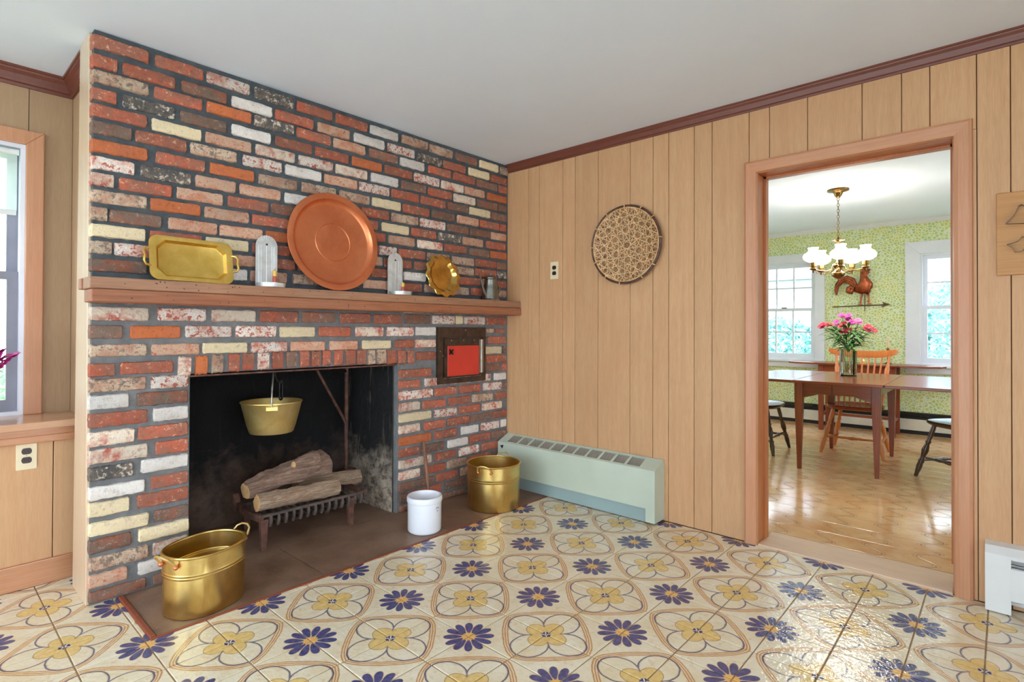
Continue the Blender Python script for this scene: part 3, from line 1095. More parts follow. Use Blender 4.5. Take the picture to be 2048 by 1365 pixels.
def casing_leg(y_in, y_out, name, mat):
    s = 1 if y_out > y_in else -1
    prof = [(0, 0.0), (0.006, 0.017), (0.02, 0.022), (CW - 0.014, 0.024), (CW - 0.004, 0.018), (CW, 0.0)]
    bot = [(XR - h, y_in + s * w, 0.001) for w, h in prof]
    topr = [(XR - h, y_in + s * w, DZ + w) for w, h in prof]
    return MB().rings([bot, topr]).build(name, mat, door_1)


casing_leg(DY0, DY0 + CW, 'casing', 'casing_wood')
casing_leg(DY1, DY1 - CW, 'casing', 'casing_wood')
prof = [(0, 0.0), (0.006, 0.017), (0.02, 0.022), (CW - 0.014, 0.024), (CW - 0.004, 0.018), (CW, 0.0)]
MB().rings([[(XR - h, DY0 + w, DZ + w) for w, h in prof], [(XR - h, DY1 - w, DZ + w) for w, h in prof]]).build('head_casing', 'head_casing_wood', door_1)
MB().box(XR - 0.001, XD, DY0 - 0.0005, DY0 + 0.018, 0.001, DZ).bevel(0.002, 1).build('jamb', 'jamb_wood', door_1)
MB().box(XR - 0.001, XD, DY1 - 0.018, DY1 + 0.0005, 0.001, DZ).bevel(0.002, 1).build('jamb', 'jamb_wood', door_1)
MB().box(XR - 0.001, XD, DY1, DY0, DZ - 0.0005, DZ + 0.018).bevel(0.002, 1).build('head_jamb', 'jamb_wood', door_1)
MB().box(1.925, 1.965, DY0 - 0.012, DY0, 0.001, DZ).build('stop', 'jamb_wood', door_1)
MB().box(1.925, 1.965, DY1, DY1 + 0.012, 0.10, DZ).build('stop', 'jamb_wood', door_1)
MB().box(1.925, 1.965, DY1, DY0, DZ - 0.012, DZ).build('stop', 'jamb_wood', door_1)
for z in (0.29, 1.71):
    MB().box(1.88, 1.92, DY1 + 0.0005, DY1 + 0.003, z - 0.05, z + 0.05).build('hinge_leaf', 'bare_steel', door_1)
MB().box(XR - 0.008, XD + 0.055, DY1 + 0.001, DY0 - 0.001, -0.005, 0.010).bevel(0.004, 2).build('sill', 'sill_wood', door_1)


# ------------------------------------------------------------------ crown mouldings
def crown(name, p0, p1, inward, h, d, mat='crown_paint', miter0=0.0, miter1=0.0):
    """p0->p1 along the wall at the ceiling; inward: unit vector into the room"""
    p0, p1, w = Vector(p0), Vector(p1), Vector(inward)
    along = (p1 - p0).normalized()
    prof = [(0, 0), (0, -h), (0.20 * d, -h), (0.24 * d, -0.86 * h), (0.42 * d, -0.80 * h), (0.46 * d, -0.70 * h), (0.62 * d, -0.42 * h),
            (0.84 * d, -0.24 * h), (0.88 * d, -0.16 * h), (d, -0.13 * h), (d, 0)]
    r0 = [p0 + w * a + Vector((0, 0, z)) + along * miter0 * a for a, z in prof]
    r1 = [p1 + w * a + Vector((0, 0, z)) + along * miter1 * a for a, z in prof]
    return struct(MB().rings([r0, r1]).build(name, mat))


crown('trim_1', (XR, YB - 0.004, HC), (XR, Y_BACK, HC), (-1, 0, 0), 0.060, 0.034)
XRET = -0.645
crown('trim_2', (X_LEFT, YW, HC), (XRET, YW, HC), (0, -1, 0), 0.085, 0.05, miter1=-1.0)
crown('trim_3', (XRET, YW, HC), (XRET, 1.33, HC), (-1, 0, 0), 0.085, 0.05, miter0=1.0)

# ------------------------------------------------------------------ left: window wall, boxed ledge, edge board
WX0, WX1, WZ0, WZ1 = -1.86, -0.822, 0.722, 2.012
mb = MB()
wall_boxes(mb, X_LEFT, XRET + 0.03, 0, HC, [(WX0, WX1, WZ0, WZ1)], lambda m, a, b, c, d: m.box(a, b, YW + 0.012, YW + 0.13, c, d))
mb.box(XRET + 0.012, XRET + 0.03, 1.36, YW + 0.012, 0, HC)
wall_win = struct(mb.build('wall_window', 'backing_dark'))
gx = [XRET, -0.812, -1.05, -1.30, -1.42, -1.66, -1.90, -2.1, -2.33, -2.45, -2.70, -2.95, -3.1, -3.35, X_LEFT]
for a, b in zip(gx, gx[1:]):
    hi, lo = a - 0.0014, b + 0.0014
    m = MB()
    wall_boxes(m, lo, hi, WZ0 - 0.002, HC - 0.004, [(max(lo, WX0), min(hi, WX1), WZ0 - 0.01, WZ1)] if (hi > WX0 and lo < WX1) else [],
               lambda q, p, r, c, d: q.box(p, r, YW, YW + 0.0125, c, d))
    m.build('plank', 'window_panel_wood', wall_win)
MB().box(XRET, XRET + 0.0125, 1.32, YW, WZ0, HC - 0.004).build('plank', 'window_panel_wood', wall_win)
# boxed-in ledge below the window
ledge = struct(empty('trim_4', (-2.0, YL, 0)))
MB().box(X_LEFT, XRET + 0.005, YL + 0.012, YW + 0.02, 0, 0.69).build('core', 'backing_dark', ledge)
gl = [XRET, -0.7506, -0.995, -1.12, -1.36, -1.6, -1.73, -1.98, -2.2, -2.5, -2.7, -3.0, -3.3, X_LEFT]
for a, b in zip(gl, gl[1:]):
    MB().box(b + 0.0014, a - 0.0014, YL, YL + 0.012, 0.108, 0.635).bevel(0.0015, 1).build('plank', 'panel_wood', ledge)
MB().box(X_LEFT, XRET, YL - 0.012, YL + 0.012, 0.0, 0.108).bevel(0.004, 2).build('baseboard', 'ledge_wood', ledge)
MB().box(X_LEFT, XRET, YL - 0.022, YL + 0.012, 0.630, 0.662).bevel(0.006, 2).build('apron', 'ledge_wood', ledge)
MB().box(X_LEFT, XRET, YL - 0.010, YL + 0.012, 0.662, 0.690).build('apron', 'ledge_wood', ledge)
MB().box(X_LEFT, XRET + 0.004, YL - 0.030, YW + 0.004, 0.690, 0.722).bevel(0.005, 2).build('ledge_board', 'ledge_top_wood', ledge)
# scribed board closing the end of the brickwork
eb = MB()
eb.rings([[(-0.700, 1.112, 0.001), (-0.700, 1.372, 0.001), (-0.682, 1.372, 0.001), (-0.682, 1.112, 0.001)],
          [(-0.700, 1.145, HC - 0.002), (-0.700, 1.318, HC - 0.002), (-0.682, 1.318, HC - 0.002), (-0.682, 1.145, HC - 0.002)]])
struct(eb.bevel(0.002, 1).build('trim_5', 'edge_board_wood_lit'))

# ------------------------------------------------------------------ double-hung windows
def sash_window(name, loc, rz, w, h, nx=3, ny=2, sash='sash_white', frame='trim_white', casing=0.0, cas_mat='trim_white', stool=True, pane=True):
    """local x along the wall (0..w), local y into the wall, local z up from the opening's sill"""
    root = struct(empty(name, loc, rz))
    F = 0.018
    B = lambda nm, m, *a: MB().box(*a).build(nm, m, root, world=False)
    B('frame', frame, 0, F, 0, 0.125, 0, h)
    B('frame', frame, w - F, w, 0, 0.125, 0, h)
    B('frame', frame, F, w - F, 0, 0.125, h - F, h)
    B('frame', frame, F, w - F, 0, 0.125, 0, F)
    mid = h * 0.515
    st = 0.04
    for k, (z0, z1, y) in enumerate(((F, mid + 0.018, 0.035), (mid - 0.018, h - F, 0.072))):
        s = MB()
        s.box(F, F + st, y, y + 0.032, z0, z1)
        s.box(w - F - st, w - F, y, y + 0.032, z0, z1)
        bot, top = (0.055, 0.036) if k == 0 else (0.036, 0.04)
        s.box(F + st, w - F - st, y, y + 0.032, z0, z0 + bot)
        s.box(F + st, w - F - st, y, y + 0.032, z1 - top, z1)
        so = s.build('sash', sash, root, world=False)
        gx0, gx1, gz0, gz1 = F + st, w - F - st, z0 + bot, z1 - top
        for i in range(1, nx):
            x = gx0 + (gx1 - gx0) * i / nx
            MB().box(x - 0.009, x + 0.009, y + 0.004, y + 0.028, gz0, gz1).build('muntin', sash, so, world=False)
        for j in range(1, ny):
            z = gz0 + (gz1 - gz0) * j / ny
            MB().box(gx0, gx1, y + 0.005, y + 0.027, z - 0.009, z + 0.009).build('muntin', sash, so, world=False)
        if pane:
            for i in range(nx):
                for j in range(ny):
                    xa, xb = gx0 + (gx1 - gx0) * i / nx, gx0 + (gx1 - gx0) * (i + 1) / nx
                    za, zb = gz0 + (gz1 - gz0) * j / ny, gz0 + (gz1 - gz0) * (j + 1) / ny
                    MB().quad(((xa, y + 0.016, za), (xb, y + 0.016, za), (xb, y + 0.016, zb), (xa, y + 0.016, zb))).build('pane', 'window_glass', so, world=False)
    MB().box(w / 2 - 0.03, w / 2 + 0.03, 0.02, 0.05, mid + 0.018, mid + 0.03).bevel(0.004, 1).build('sash_lock', 'dark_iron', root, world=False)
    if casing:
        c = casing
        for poly in ([(-c, 0), (0, 0), (0, h), (-c, h + c)], [(w, 0), (w + c, 0), (w + c, h + c), (w, h)], [(0, h), (w, h), (w + c, h + c), (-c, h + c)]):
            MB().prism(poly, lambda u, v, t: (u, t, v), -0.024, 0.0).bevel(0.004, 2).build('casing', cas_mat, root, world=False)
    if stool:
        MB().box(-casing - 0.02, w + casing + 0.02, -0.055, 0.03, -0.03, 0.0).bevel(0.005, 2).build('stool', frame, root, world=False)
        MB().box(-casing, w + casing, -0.018, 0.0, -0.10, -0.03).bevel(0.003, 1).build('apron', frame, root, world=False)
    return root


w1 = sash_window('window_1', (WX0, YW, WZ0), 0.0, WX1 - WX0, WZ1 - WZ0, 1, 1, 'sash_grey', 'sash_white', 0.0, stool=False)
c = 0.066
Wd, Hd = WX1 - WX0, WZ1 - WZ0
for poly in ([(-c, 0), (0, 0), (0, Hd), (-c, Hd + c)], [(Wd, 0), (Wd + c, 0), (Wd + c, Hd + c), (Wd, Hd)], [(0, Hd), (Wd, Hd), (Wd + c, Hd + c), (-c, Hd + c)]):
    MB().prism(poly, lambda u, v, t: (u, t, v), -0.022, 0.0).bevel(0.004, 2).build('casing', 'casing_wood', w1, world=False)
sh = thing('roller_shade', 'thin white roller shade drawn partly down the window at the left edge', 'shade', (-1.34, YW + 0.02, 1.98))
MB().box(WX0 + 0.025, WX1 - 0.028, YW + 0.022, YW + 0.0235, 1.695, 1.97).build('cloth', 'shade_cloth', sh)
MB().box(WX0 + 0.025, WX1 - 0.030, YW + 0.018, YW + 0.028, 1.672, 1.697).bevel(0.003, 1).build('bottom_bar', 'white_enamel', sh)
MB().turned((WX0 + 0.02, YW + 0.025, 1.975), (WX1 - 0.022, YW + 0.025, 1.975), [(0, .014), (1, .014)]).build('roller', 'white_enamel', sh)

# ------------------------------------------------------------------ walls behind the camera, with unseen windows widened to brighten the room
LW = (-2.9, 1.42, 0.06, 2.16)
BW = (-3.3, 0.3, 0.06, 2.14)
mb = MB()
wall_boxes(mb, Y_BACK - 0.12, 2.0, 0, HC, [LW], lambda m, a, b, c, d: m.box(X_LEFT - 0.12, X_LEFT, a, b, c, d))
struct(mb.build('wall_left', 'panel_wood'))
mb = MB()
wall_boxes(mb, X_LEFT, XD, 0, HC, [BW], lambda m, a, b, c, d: m.box(a, b, Y_BACK - 0.12, Y_BACK, c, d))
struct(mb.build('wall_back', 'panel_wood'))
nwin = 4
for k in range(4):
    wdt = (LW[1] - LW[0]) / 4
    sash_window('window_%d' % nwin, (X_LEFT, LW[0] + k * wdt, LW[2]), math.pi / 2, wdt, LW[3] - LW[2], 1, 1, stool=False)
    nwin += 1
for k in range(4):
    wdt = (BW[1] - BW[0]) / 4
    sash_window('window_%d' % nwin, (BW[0] + (k + 1) * wdt, Y_BACK, BW[2]), math.pi, wdt, BW[3] - BW[2], 1, 1, stool=False)
    nwin += 1

# ------------------------------------------------------------------ dining room shell
DYA, DYB = 1.45, -2.9        # its side walls
struct(MB().box(XD + 0.0, XF + 0.1, DYB - 0.1, DYA + 0.1, -0.1, 0.0).build('floor_dining', 'ogee_vinyl'))
struct(MB().box(XD, XF + 0.15, DYB - 0.1, DYA + 0.1, HC, HC + 0.1).build('ceiling_dining', 'ceiling_white'))
FW_L = (0.052, 0.78, 0.775, 1.985)
FW_R = (-1.715, -0.987, 0.765, 1.985)
mb = MB()
wall_boxes(mb, DYB, DYA, 0, HC, [FW_L, FW_R], lambda m, a, b, c, d: m.box(XF, XF + 0.13, a, b, c, d))
struct(mb.build('wall_dining_far', 'leafy_wallpaper'))
DW = (3.3, 5.1, 0.75, 2.0)  # invented side windows, unseen, adding daylight to the dining room
for nm, y0, y1 in (('wall_dining_left', DYA, DYA + 0.1), ('wall_dining_right', DYB - 0.1, DYB)):
    mb = MB()
    wall_boxes(mb, XD, XF + 0.13, 0, HC, [DW], lambda m, a, b, c, d: m.box(a, b, y0, y1, c, d))
    struct(mb.build(nm, 'leafy_wallpaper'))
mb = MB()
wall_boxes(mb, DYB, DYA, 0, HC, [(DY1 - 0.018, DY0 + 0.018, 0, DZ + 0.018)], lambda m, a, b, c, d: m.box(XD - 0.012, XD, a, b, c, d))
struct(mb.build('wall_dining_near', 'leafy_wallpaper'))
sash_window('window_2', (XF, FW_L[1], FW_L[2]), -math.pi / 2, FW_L[1] - FW_L[0], FW_L[3] - FW_L[2], 3, 2, casing=0.105)
sash_window('window_3', (XF, FW_R[1], FW_R[2]), -math.pi / 2, FW_R[1] - FW_R[0], FW_R[3] - FW_R[2], 3, 2, casing=0.135)
for k in range(2):
    wdt = (DW[1] - DW[0]) / 2
    sash_window('window_%d' % nwin, (DW[0] + k * wdt, DYA, DW[2]), 0.0, wdt, DW[3] - DW[2], 2, 2, stool=False)
    nwin += 1
    sash_window('window_%d' % nwin, (DW[0] + (k + 1) * wdt, DYB, DW[2]), math.pi, wdt, DW[3] - DW[2], 2, 2, stool=False)
    nwin += 1
crown('trim_6', (XF, DYA, HC), (XF, DYB, HC), (-1, 0, 0), 0.045, 0.05, 'trim_white')

# ------------------------------------------------------------------ mantel shelf
ZM = 1.340
mantel = thing('mantel_shelf', 'long rough-sawn wooden mantel beam across the brick chimney breast', 'mantel', (0.55, 1.03, 1.24))
MB().box(-0.722, XR - 0.002, 0.966, YB - 0.004, 1.2935, ZM).bevel(0.003, 1).build('upper_board', 'mantel_top_wood', mantel)
MB().box(-0.718, XR - 0.002, 0.960, YB - 0.004, 1.240, 1.2920).bevel(0.004, 1).build('lower_beam', 'mantel_wood', mantel)
MB().box(-0.728, -0.7005, YB - 0.003, YB + 0.05, 1.2935, ZM - 0.002).bevel(0.003, 1).build('return_board', 'mantel_wood', mantel)
rn = random.Random(11)
m = MB()
for k in range(60):
    x = rn.uniform(-0.68, 1.78)
    up = rn.random() < 0.7
    z = rn.uniform(1.303, 1.332) if up else rn.uniform(1.25, 1.285)
    m.turned((x, (0.9655 if up else 0.9595), z), (x, 0.97, z), [(0, rn.uniform(0.0016, 0.0030)), (1, 0.002)], 7)
tag(m.build('nail_hole', 'wick', mantel), kind='stuff')


# ------------------------------------------------------------------ trays and sconces standing on the mantel
def frame_rot(root, lean):
    """lean backwards about the foot (towards the bricks, +y)"""
    root.rotation_euler = (-lean, 0, 0)


def tray_round(name, label, cat, loc, prof, mat, lean, n=72, wave=0, amp=0.0):
    """disc standing on its rim; prof: (r, depth towards the viewer)"""
    root = thing(name, label, cat, loc)
    R = max(p[0] for p in prof)
    rings = []
    for r, d, w in prof:
        ring = []
        for i in range(n):
            a = 2 * math.pi * i / n
            rr = r * (1 + amp * w * math.cos(wave * a))
            ring.append((rr * math.cos(a), -d, R + rr * math.sin(a)))
        rings.append(ring)
    o = MB().rings(rings).build('dish', mat, root, smooth=35, world=False)
    frame_rot(root, lean)
    return root, R


prof = [(0.001, 0.006, 0), (0.098, 0.006, 0), (0.102, 0.009, 0), (0.106, 0.006, 0), (0.21, 0.006, 0), (0.222, 0.010, 0), (0.232, 0.022, 0), (0.236, 0.029, 0),
        (0.258, 0.032, 0), (0.2665, 0.031, 0), (0.268, 0.027, 0), (0.266, 0.024, 0), (0.238, 0.022, 0), (0.226, 0.006, 0), (0.21, 0.001, 0), (0.001, 0.001, 0)]
tray_round('copper_tray', 'large round copper tray leaning on the bricks at the mantel centre', 'tray', (0.355, 1.012, ZM), prof, 'copper', 0.11)
prof = [(0.001, 0.004, 0), (0.082, 0.004, 0), (0.094, 0.010, 0.3), (0.103, 0.020, 0.7), (0.116, 0.027, 1), (0.136, 0.024, 1.2), (0.140, 0.021, 1.2), (0.137, 0.018, 1.2), (0.11, 0.016, 1), (0.094, 0.004, 0.4), (0.08, 0.0, 0), (0.001, 0.0, 0)]
tray_round('scalloped_tray', 'small brass tray with a scalloped rim beside the pewter pot on the mantel', 'tray', (1.135, 1.02, ZM + 0.002), prof, 'brass_shiny', 0.20, 96, 12, 0.045)

# rectangular brass tray
rt = thing('rectangular_tray', 'rectangular brass tray with clipped corners and side handles on the mantel', 'tray', (-0.338, 1.030, ZM + 0.001))
W2, H2 = 0.170, 0.100


def oct_ring(w, h, cut, y, rnd=False):
    if rnd:
        return [(a, y, b + H2) for a, b in rounded_rect(-w, w, -h, h, cut, 5)]
    P = []
    for (cx, cy, sx, sy) in ((w, h, 1, 1), (-w, h, -1, 1), (-w, -h, -1, -1), (w, -h, 1, -1)):
        a, b = ((cx, cy - cut * sy), (cx - cut * sx, cy))
        if sx * sy < 0:
            a, b = b, a
        for i in range(6):
            P.append((a[0] + (b[0] - a[0]) * i / 5, y, a[1] + (b[1] - a[1]) * i / 5 + H2))
    return P


MB().rings([oct_ring(0.001, 0.001, 0.0005, -0.002), oct_ring(0.128, 0.068, 0.026, -0.002), oct_ring(0.134, 0.074, 0.030, -0.004), oct_ring(0.143, 0.082, 0.034, -0.019),
            oct_ring(0.164, 0.096, 0.034, -0.0215, True), oct_ring(W2, H2, 0.036, -0.021, True), oct_ring(W2 + 0.001, H2, 0.036, -0.018, True),
            oct_ring(0.160, 0.094, 0.034, -0.0165, True), oct_ring(0.140, 0.080, 0.034, -0.014), oct_ring(0.13, 0.07, 0.028, 0.001), oct_ring(0.001, 0.001, 0.0005, 0.001)]
           ).build('dish', 'brass_tray', rt, smooth=30, world=False)
for s in (-1, 1):
    MB().tube([(s * (W2 - 0.006), -0.018, H2 + 0.040), (s * (W2 + 0.014), -0.022, H2 + 0.036), (s * (W2 + 0.022), -0.026, H2 + 0.022), (s * (W2 + 0.018), -0.028, H2),
               (s * (W2 + 0.022), -0.026, H2 - 0.022), (s * (W2 + 0.014), -0.022, H2 - 0.036), (s * (W2 - 0.006), -0.018, H2 - 0.040)], 0.0055, 8).build('handle', 'brass_tray', rt, smooth=True, world=False)
rt.rotation_euler = (-0.20, 0.012, 0)


def sconce(label, x, h, drop):
    root = thing('candle_sconce', label, 'sconce', (x, 1.015, ZM), group='tin candle sconces on the mantel')
    w = 0.054
    arch = [(-w, 0.004), (w, 0.004), (w, h - w)] + [(w * math.cos(math.radians(a)), h - w + w * math.sin(math.radians(a))) for a in range(15, 180, 15)] + [(-w, h - w)]
    MB().prism(arch, lambda u, v, t: (u, t, v), 0.040, 0.0425).build('back_plate', 'tin', root, world=False)
    for i in range(-3, 4):
        MB().tube([(i * 0.0075 + (0.018 if i > 0 else -0.018 if i < 0 else 0), 0.0395, 0.02), (i * 0.0075 + (0.018 if i > 0 else -0.018 if i < 0 else 0), 0.0395, h - w + 0.004)], 0.0016, 6).build('rib', 'tin', root, smooth=True, world=False)
    for k in range(13):
        a = math.radians(k * 15)
        MB().tube([((w - 0.024) * math.cos(a), 0.0395, h - w + (w - 0.024) * math.sin(a)), ((w - 0.002) * math.cos(a), 0.0395, h - w + (w - 0.002) * math.sin(a))], 0.0018, 6).build('crimp', 'tin', root, smooth=True, world=False)
    MB().turned((0, 0.0385, h - w + 0.008), (0, 0.0405, h - w + 0.008), [(0, 0.0055), (1, 0.0055)], 12).build('nail_hole', 'wick', root, world=False)
    MB().lathe([(0.001, 0.0), (0.064, 0.0), (0.066, 0.012), (0.067, 0.020), (0.064, 0.020), (0.062, 0.006), (0.001, 0.005)], (0, -0.012, 0), 40).build('pan', 'tin', root, smooth=30, world=False)
    MB().lathe([(0.012, 0.005), (0.013, 0.026), (0.011, 0.026), (0.010, 0.006)], (0.018, -0.012, 0), 16).build('cup', 'tin', root, smooth=30, world=False)
    ch = 0.062 - drop
    cd = MB().lathe([(0.0105, 0.010), (0.0102, 0.022 + ch * 0.6), (0.001, 0.022 + ch * 0.6)], (0.018, -0.012, 0), 14).build('candle', 'candle_red', root, smooth=30, world=False)
    MB().lathe([(0.0104, 0.022 + ch * 0.55), (0.0098, 0.020 + ch), (0.006, 0.024 + ch), (0.001, 0.024 + ch)], (0.018, -0.012, 0), 14).build('tip', 'candle_yellow', cd, smooth=30, world=False)
    MB().tube([(0.018, -0.012, 0.023 + ch), (0.0185, -0.012, 0.033 + ch)], 0.001, 5).build('wick', 'wick', cd, world=False)
    return root


sconce('taller tin candle sconce between the rectangular brass tray and copper tray', 0.003, 0.262, 0.0)
sconce('shorter tin candle sconce between the copper tray and scalloped tray', 0.778, 0.258, 0.01)

# pewter pot with a thin spout
pot = thing('pewter_pot', 'small pewter oil pot with a thin spout at the right mantel end', 'pot', (1.565, 1.02, ZM))
MB().lathe([(0.001, 0), (0.066, 0), (0.068, 0.006), (0.062, 0.012), (0.050, 0.09), (0.041, 0.142), (0.043, 0.148), (0.040, 0.152), (0.001, 0.153)], n=32).build('body', 'pewter', pot, smooth=35, world=False)
MB().lathe([(0.043, 0.152), (0.042, 0.162), (0.030, 0.172), (0.008, 0.178), (0.009, 0.186), (0.006, 0.194), (0.001, 0.195)], n=28).build('lid', 'pewter', pot, smooth=35, world=False)
MB().tube([(-0.050, 0, 0.035), (-0.078, -0.006, 0.075), (-0.102, -0.012, 0.130), (-0.135, -0.020, 0.185)], [0.016, 0.012, 0.007, 0.0035], 10).build('spout', 'pewter', pot, smooth=True, world=False)
MB().tube([(-0.085, -0.008, 0.10), (-0.075, -0.004, 0.135), (-0.045, 0, 0.138)], 0.0025, 6).build('brace', 'pewter', pot, smooth=True, world=False)
MB().tube([(0.044, 0, 0.125), (0.075, 0.004, 0.128), (0.098, 0.006, 0.10), (0.095, 0.006, 0.065), (0.078, 0.003, 0.045), (0.056, 0, 0.04)], 0.0048, 8).build('handle', 'pewter', pot, smooth=True, world=False)

# ------------------------------------------------------------------ bake-oven door set in the brickwork
oven = thing('oven_door', 'red bake-oven door in a dark brown metal frame above the kettle', 'oven door', (1.36, YB, 0.76))
ox0, ox1, oz0, oz1 = 1.139, 1.580, 0.772, 1.150
yf = YB - 0.014
m = MB()
wall_boxes(m, ox0, ox1, oz0, oz1, [(ox0 + 0.045, ox1 - 0.03, oz0 + 0.035, oz1 - 0.075)], lambda q, a, b, c, d: q.box(a, b, yf, YB + 0.03, c, d))
m.build('frame', 'frame_brown_metal', oven)
MB().box(ox0 + 0.045, ox1 - 0.005, yf - 0.012, yf - 0.002, oz1 - 0.075, oz1 - 0.069).build('drip_rail', 'frame_brown_metal', oven)
MB().box(ox0 + 0.05, ox1 - 0.032, yf - 0.006, yf + 0.010, oz0 + 0.04, oz1 - 0.08).build('leaf', 'frame_brown_metal', oven)
MB().box(ox0 + 0.075, ox1 - 0.075, yf - 0.010, yf - 0.005, oz0 + 0.05, oz1 - 0.125).bevel(0.002, 1).build('red_panel', 'oven_red', oven)
hx = ox1 - 0.052
MB().box(hx - 0.018, hx + 0.018, yf - 0.010, yf - 0.005, oz0 + 0.06, oz1 - 0.085).build('hinge_leaf', 'bare_steel', oven)
MB().turned((hx, yf - 0.011, oz0 + 0.06), (hx, yf - 0.011, oz1 - 0.085), [(0, .0045), (1, .0045)], 10).build('hinge_pin', 'bare_steel', oven, smooth=True)
lt = MB()
lt.turned((ox0 + 0.10, yf - 0.022, 0.985), (ox0 + 0.10, yf - 0.008, 0.985), [(0, .009), (1, .011)], 12)
for k in range(4):
    a = math.radians(45 + 90 * k)
    lt.tube([(ox0 + 0.10, yf - 0.017, 0.985), (ox0 + 0.10 + 0.022 * math.cos(a), yf - 0.017, 0.985 + 0.022 * math.sin(a))], [0.004, 0.006], 6)
lt.build('latch', 'dark_iron', oven, smooth=True)
for x, z in ((1.25, 1.06), (1.36, 1.062), (1.46, 1.06), (1.175, 0.96), (1.155, 0.99), (1.38, 1.13)):
    MB().sphere((x, yf - 0.002 if z > 1.1 or x < 1.16 else yf - 0.006, z), 0.0045, 8, 6, sy=0.5).build('rivet', 'bare_steel', oven, smooth=True)


# ------------------------------------------------------------------ brass kettles
def kettle(label, loc, A, B, h, rot, mat, handle_ang, power=2.0):
    root = thing('brass_kettle', label, 'kettle', loc, rot)
    P = [(0.001, 0), (0.95, 0), (0.965, 0.006), (0.968, h * 0.62), (0.982, h * 0.635), (0.985, h * 0.65), (0.972, h * 0.665), (0.985, h * 0.68), (0.988, h * 0.695),
         (0.975, h * 0.71), (0.985, h - 0.008)]
    I = [(0.965, h - 0.008), (0.955, h * 0.70), (0.968, h * 0.685), (0.955, h * 0.67), (0.968, h * 0.655), (0.95, h * 0.62), (0.945, 0.010), (0.001, 0.008)]
    MB().lathe(P + I, (0, 0, 0), 72, sx=A, sy=B, power=power).build('body', mat, root, smooth=28, world=False)
    ring = []
    for i in range(72):
        a = 2 * math.pi * i / 72
        k = 2 / power
        ca, sa = math.cos(a), math.sin(a)
        ring.append((A * 0.985 * math.copysign(abs(ca) ** k, ca), B * 0.985 * math.copysign(abs(sa) ** k, sa), h - 0.006))
    MB().tube(ring, 0.0058, 8, closed=True).build('rim', mat, root, smooth=True, world=False)
    for ha in handle_ang:
        ca, sa = math.cos(ha), math.sin(ha)
        rr = 1 / math.sqrt((ca / A) ** 2 + (sa / B) ** 2)
        o = Vector((ca, sa, 0))
        t = Vector((-sa, ca, 0))
        base = o * rr
        pts = [base + t * -0.042 + Vector((0, 0, h - 0.030)), base + o * 0.010 + t * -0.045 + Vector((0, 0, h - 0.018)), base + o * 0.030 + t * -0.036 + Vector((0, 0, h + 0.004)),
               base + o * 0.038 + t * -0.014 + Vector((0, 0, h + 0.014)), base + o * 0.038 + t * 0.014 + Vector((0, 0, h + 0.014)), base + o * 0.030 + t * 0.036 + Vector((0, 0, h + 0.004)),
               base + o * 0.010 + t * 0.045 + Vector((0, 0, h - 0.018)), base + t * 0.042 + Vector((0, 0, h - 0.030))]
        hd = MB().tube(pts, 0.0042, 8).build('handle', 'brass_worn', root, smooth=True, world=False)
        for s in (-1, 1):
            q = base + t * 0.043 * s
            MB().sphere((q.x + o.x * 0.002, q.y + o.y * 0.002, h - 0.034), 0.0095, 10, 8).build('rivet', 'copper', hd, smooth=True, world=False)
    return root


kettle('oval brass kettle standing at the near left corner of the hearth', (-0.3601, 0.7873, 0.0055), 0.1596, 0.1296, 0.243, 0.3485, 'brass', [0.0, math.pi], 2.3)
kettle('round brass kettle by the green convector at the right of the hearth', (1.3462, 0.7714, 0.0055), 0.172, 0.172, 0.281, 0.0, 'brass', [math.radians(205), math.radians(25)])

# ------------------------------------------------------------------ white stoneware crock
crock = thing('stoneware_crock', 'white stoneware crock with a faint blue mark on the hearth', 'crock', (0.7662, 0.7523, 0.0055))
MB().lathe([(0.001, 0), (0.086, 0), (0.092, 0.006), (0.0935, 0.012), (0.0945, 0.160), (0.0945, 0.164), (0.0985, 0.167), (0.0995, 0.174), (0.0985, 0.192), (0.095, 0.197),
            (0.089, 0.197), (0.086, 0.190), (0.085, 0.02), (0.001, 0.012)], n=56).build('body', 'stoneware', crock, smooth=35, world=False)
mk = MB()
ang0 = math.radians(255)
for k, (da, dz, w) in enumerate(((-0.10, 0, .006), (-0.05, .004, .008), (0.0, .006, .009), (0.05, .004, .008), (0.10, 0, .006), (-0.03, -.011, .007), (0.035, -.011, .007), (0.0, -.018, .005))):
    a = ang0 + 0.42 + da
    r = 0.0948
    c0, s0 = math.cos(a), math.sin(a)
    hw = w / r * 0.5
    mk.quad([(r * math.cos(a - hw), r * math.sin(a - hw), 0.138 + dz - 0.0018), (r * math.cos(a + hw), r * math.sin(a + hw), 0.138 + dz - 0.0018),
             (r * math.cos(a + hw), r * math.sin(a + hw), 0.138 + dz + 0.0018), (r * math.cos(a - hw), r * math.sin(a - hw), 0.138 + dz + 0.0018)])
mk.build('maker_mark', 'crock_mark', crock, world=False)

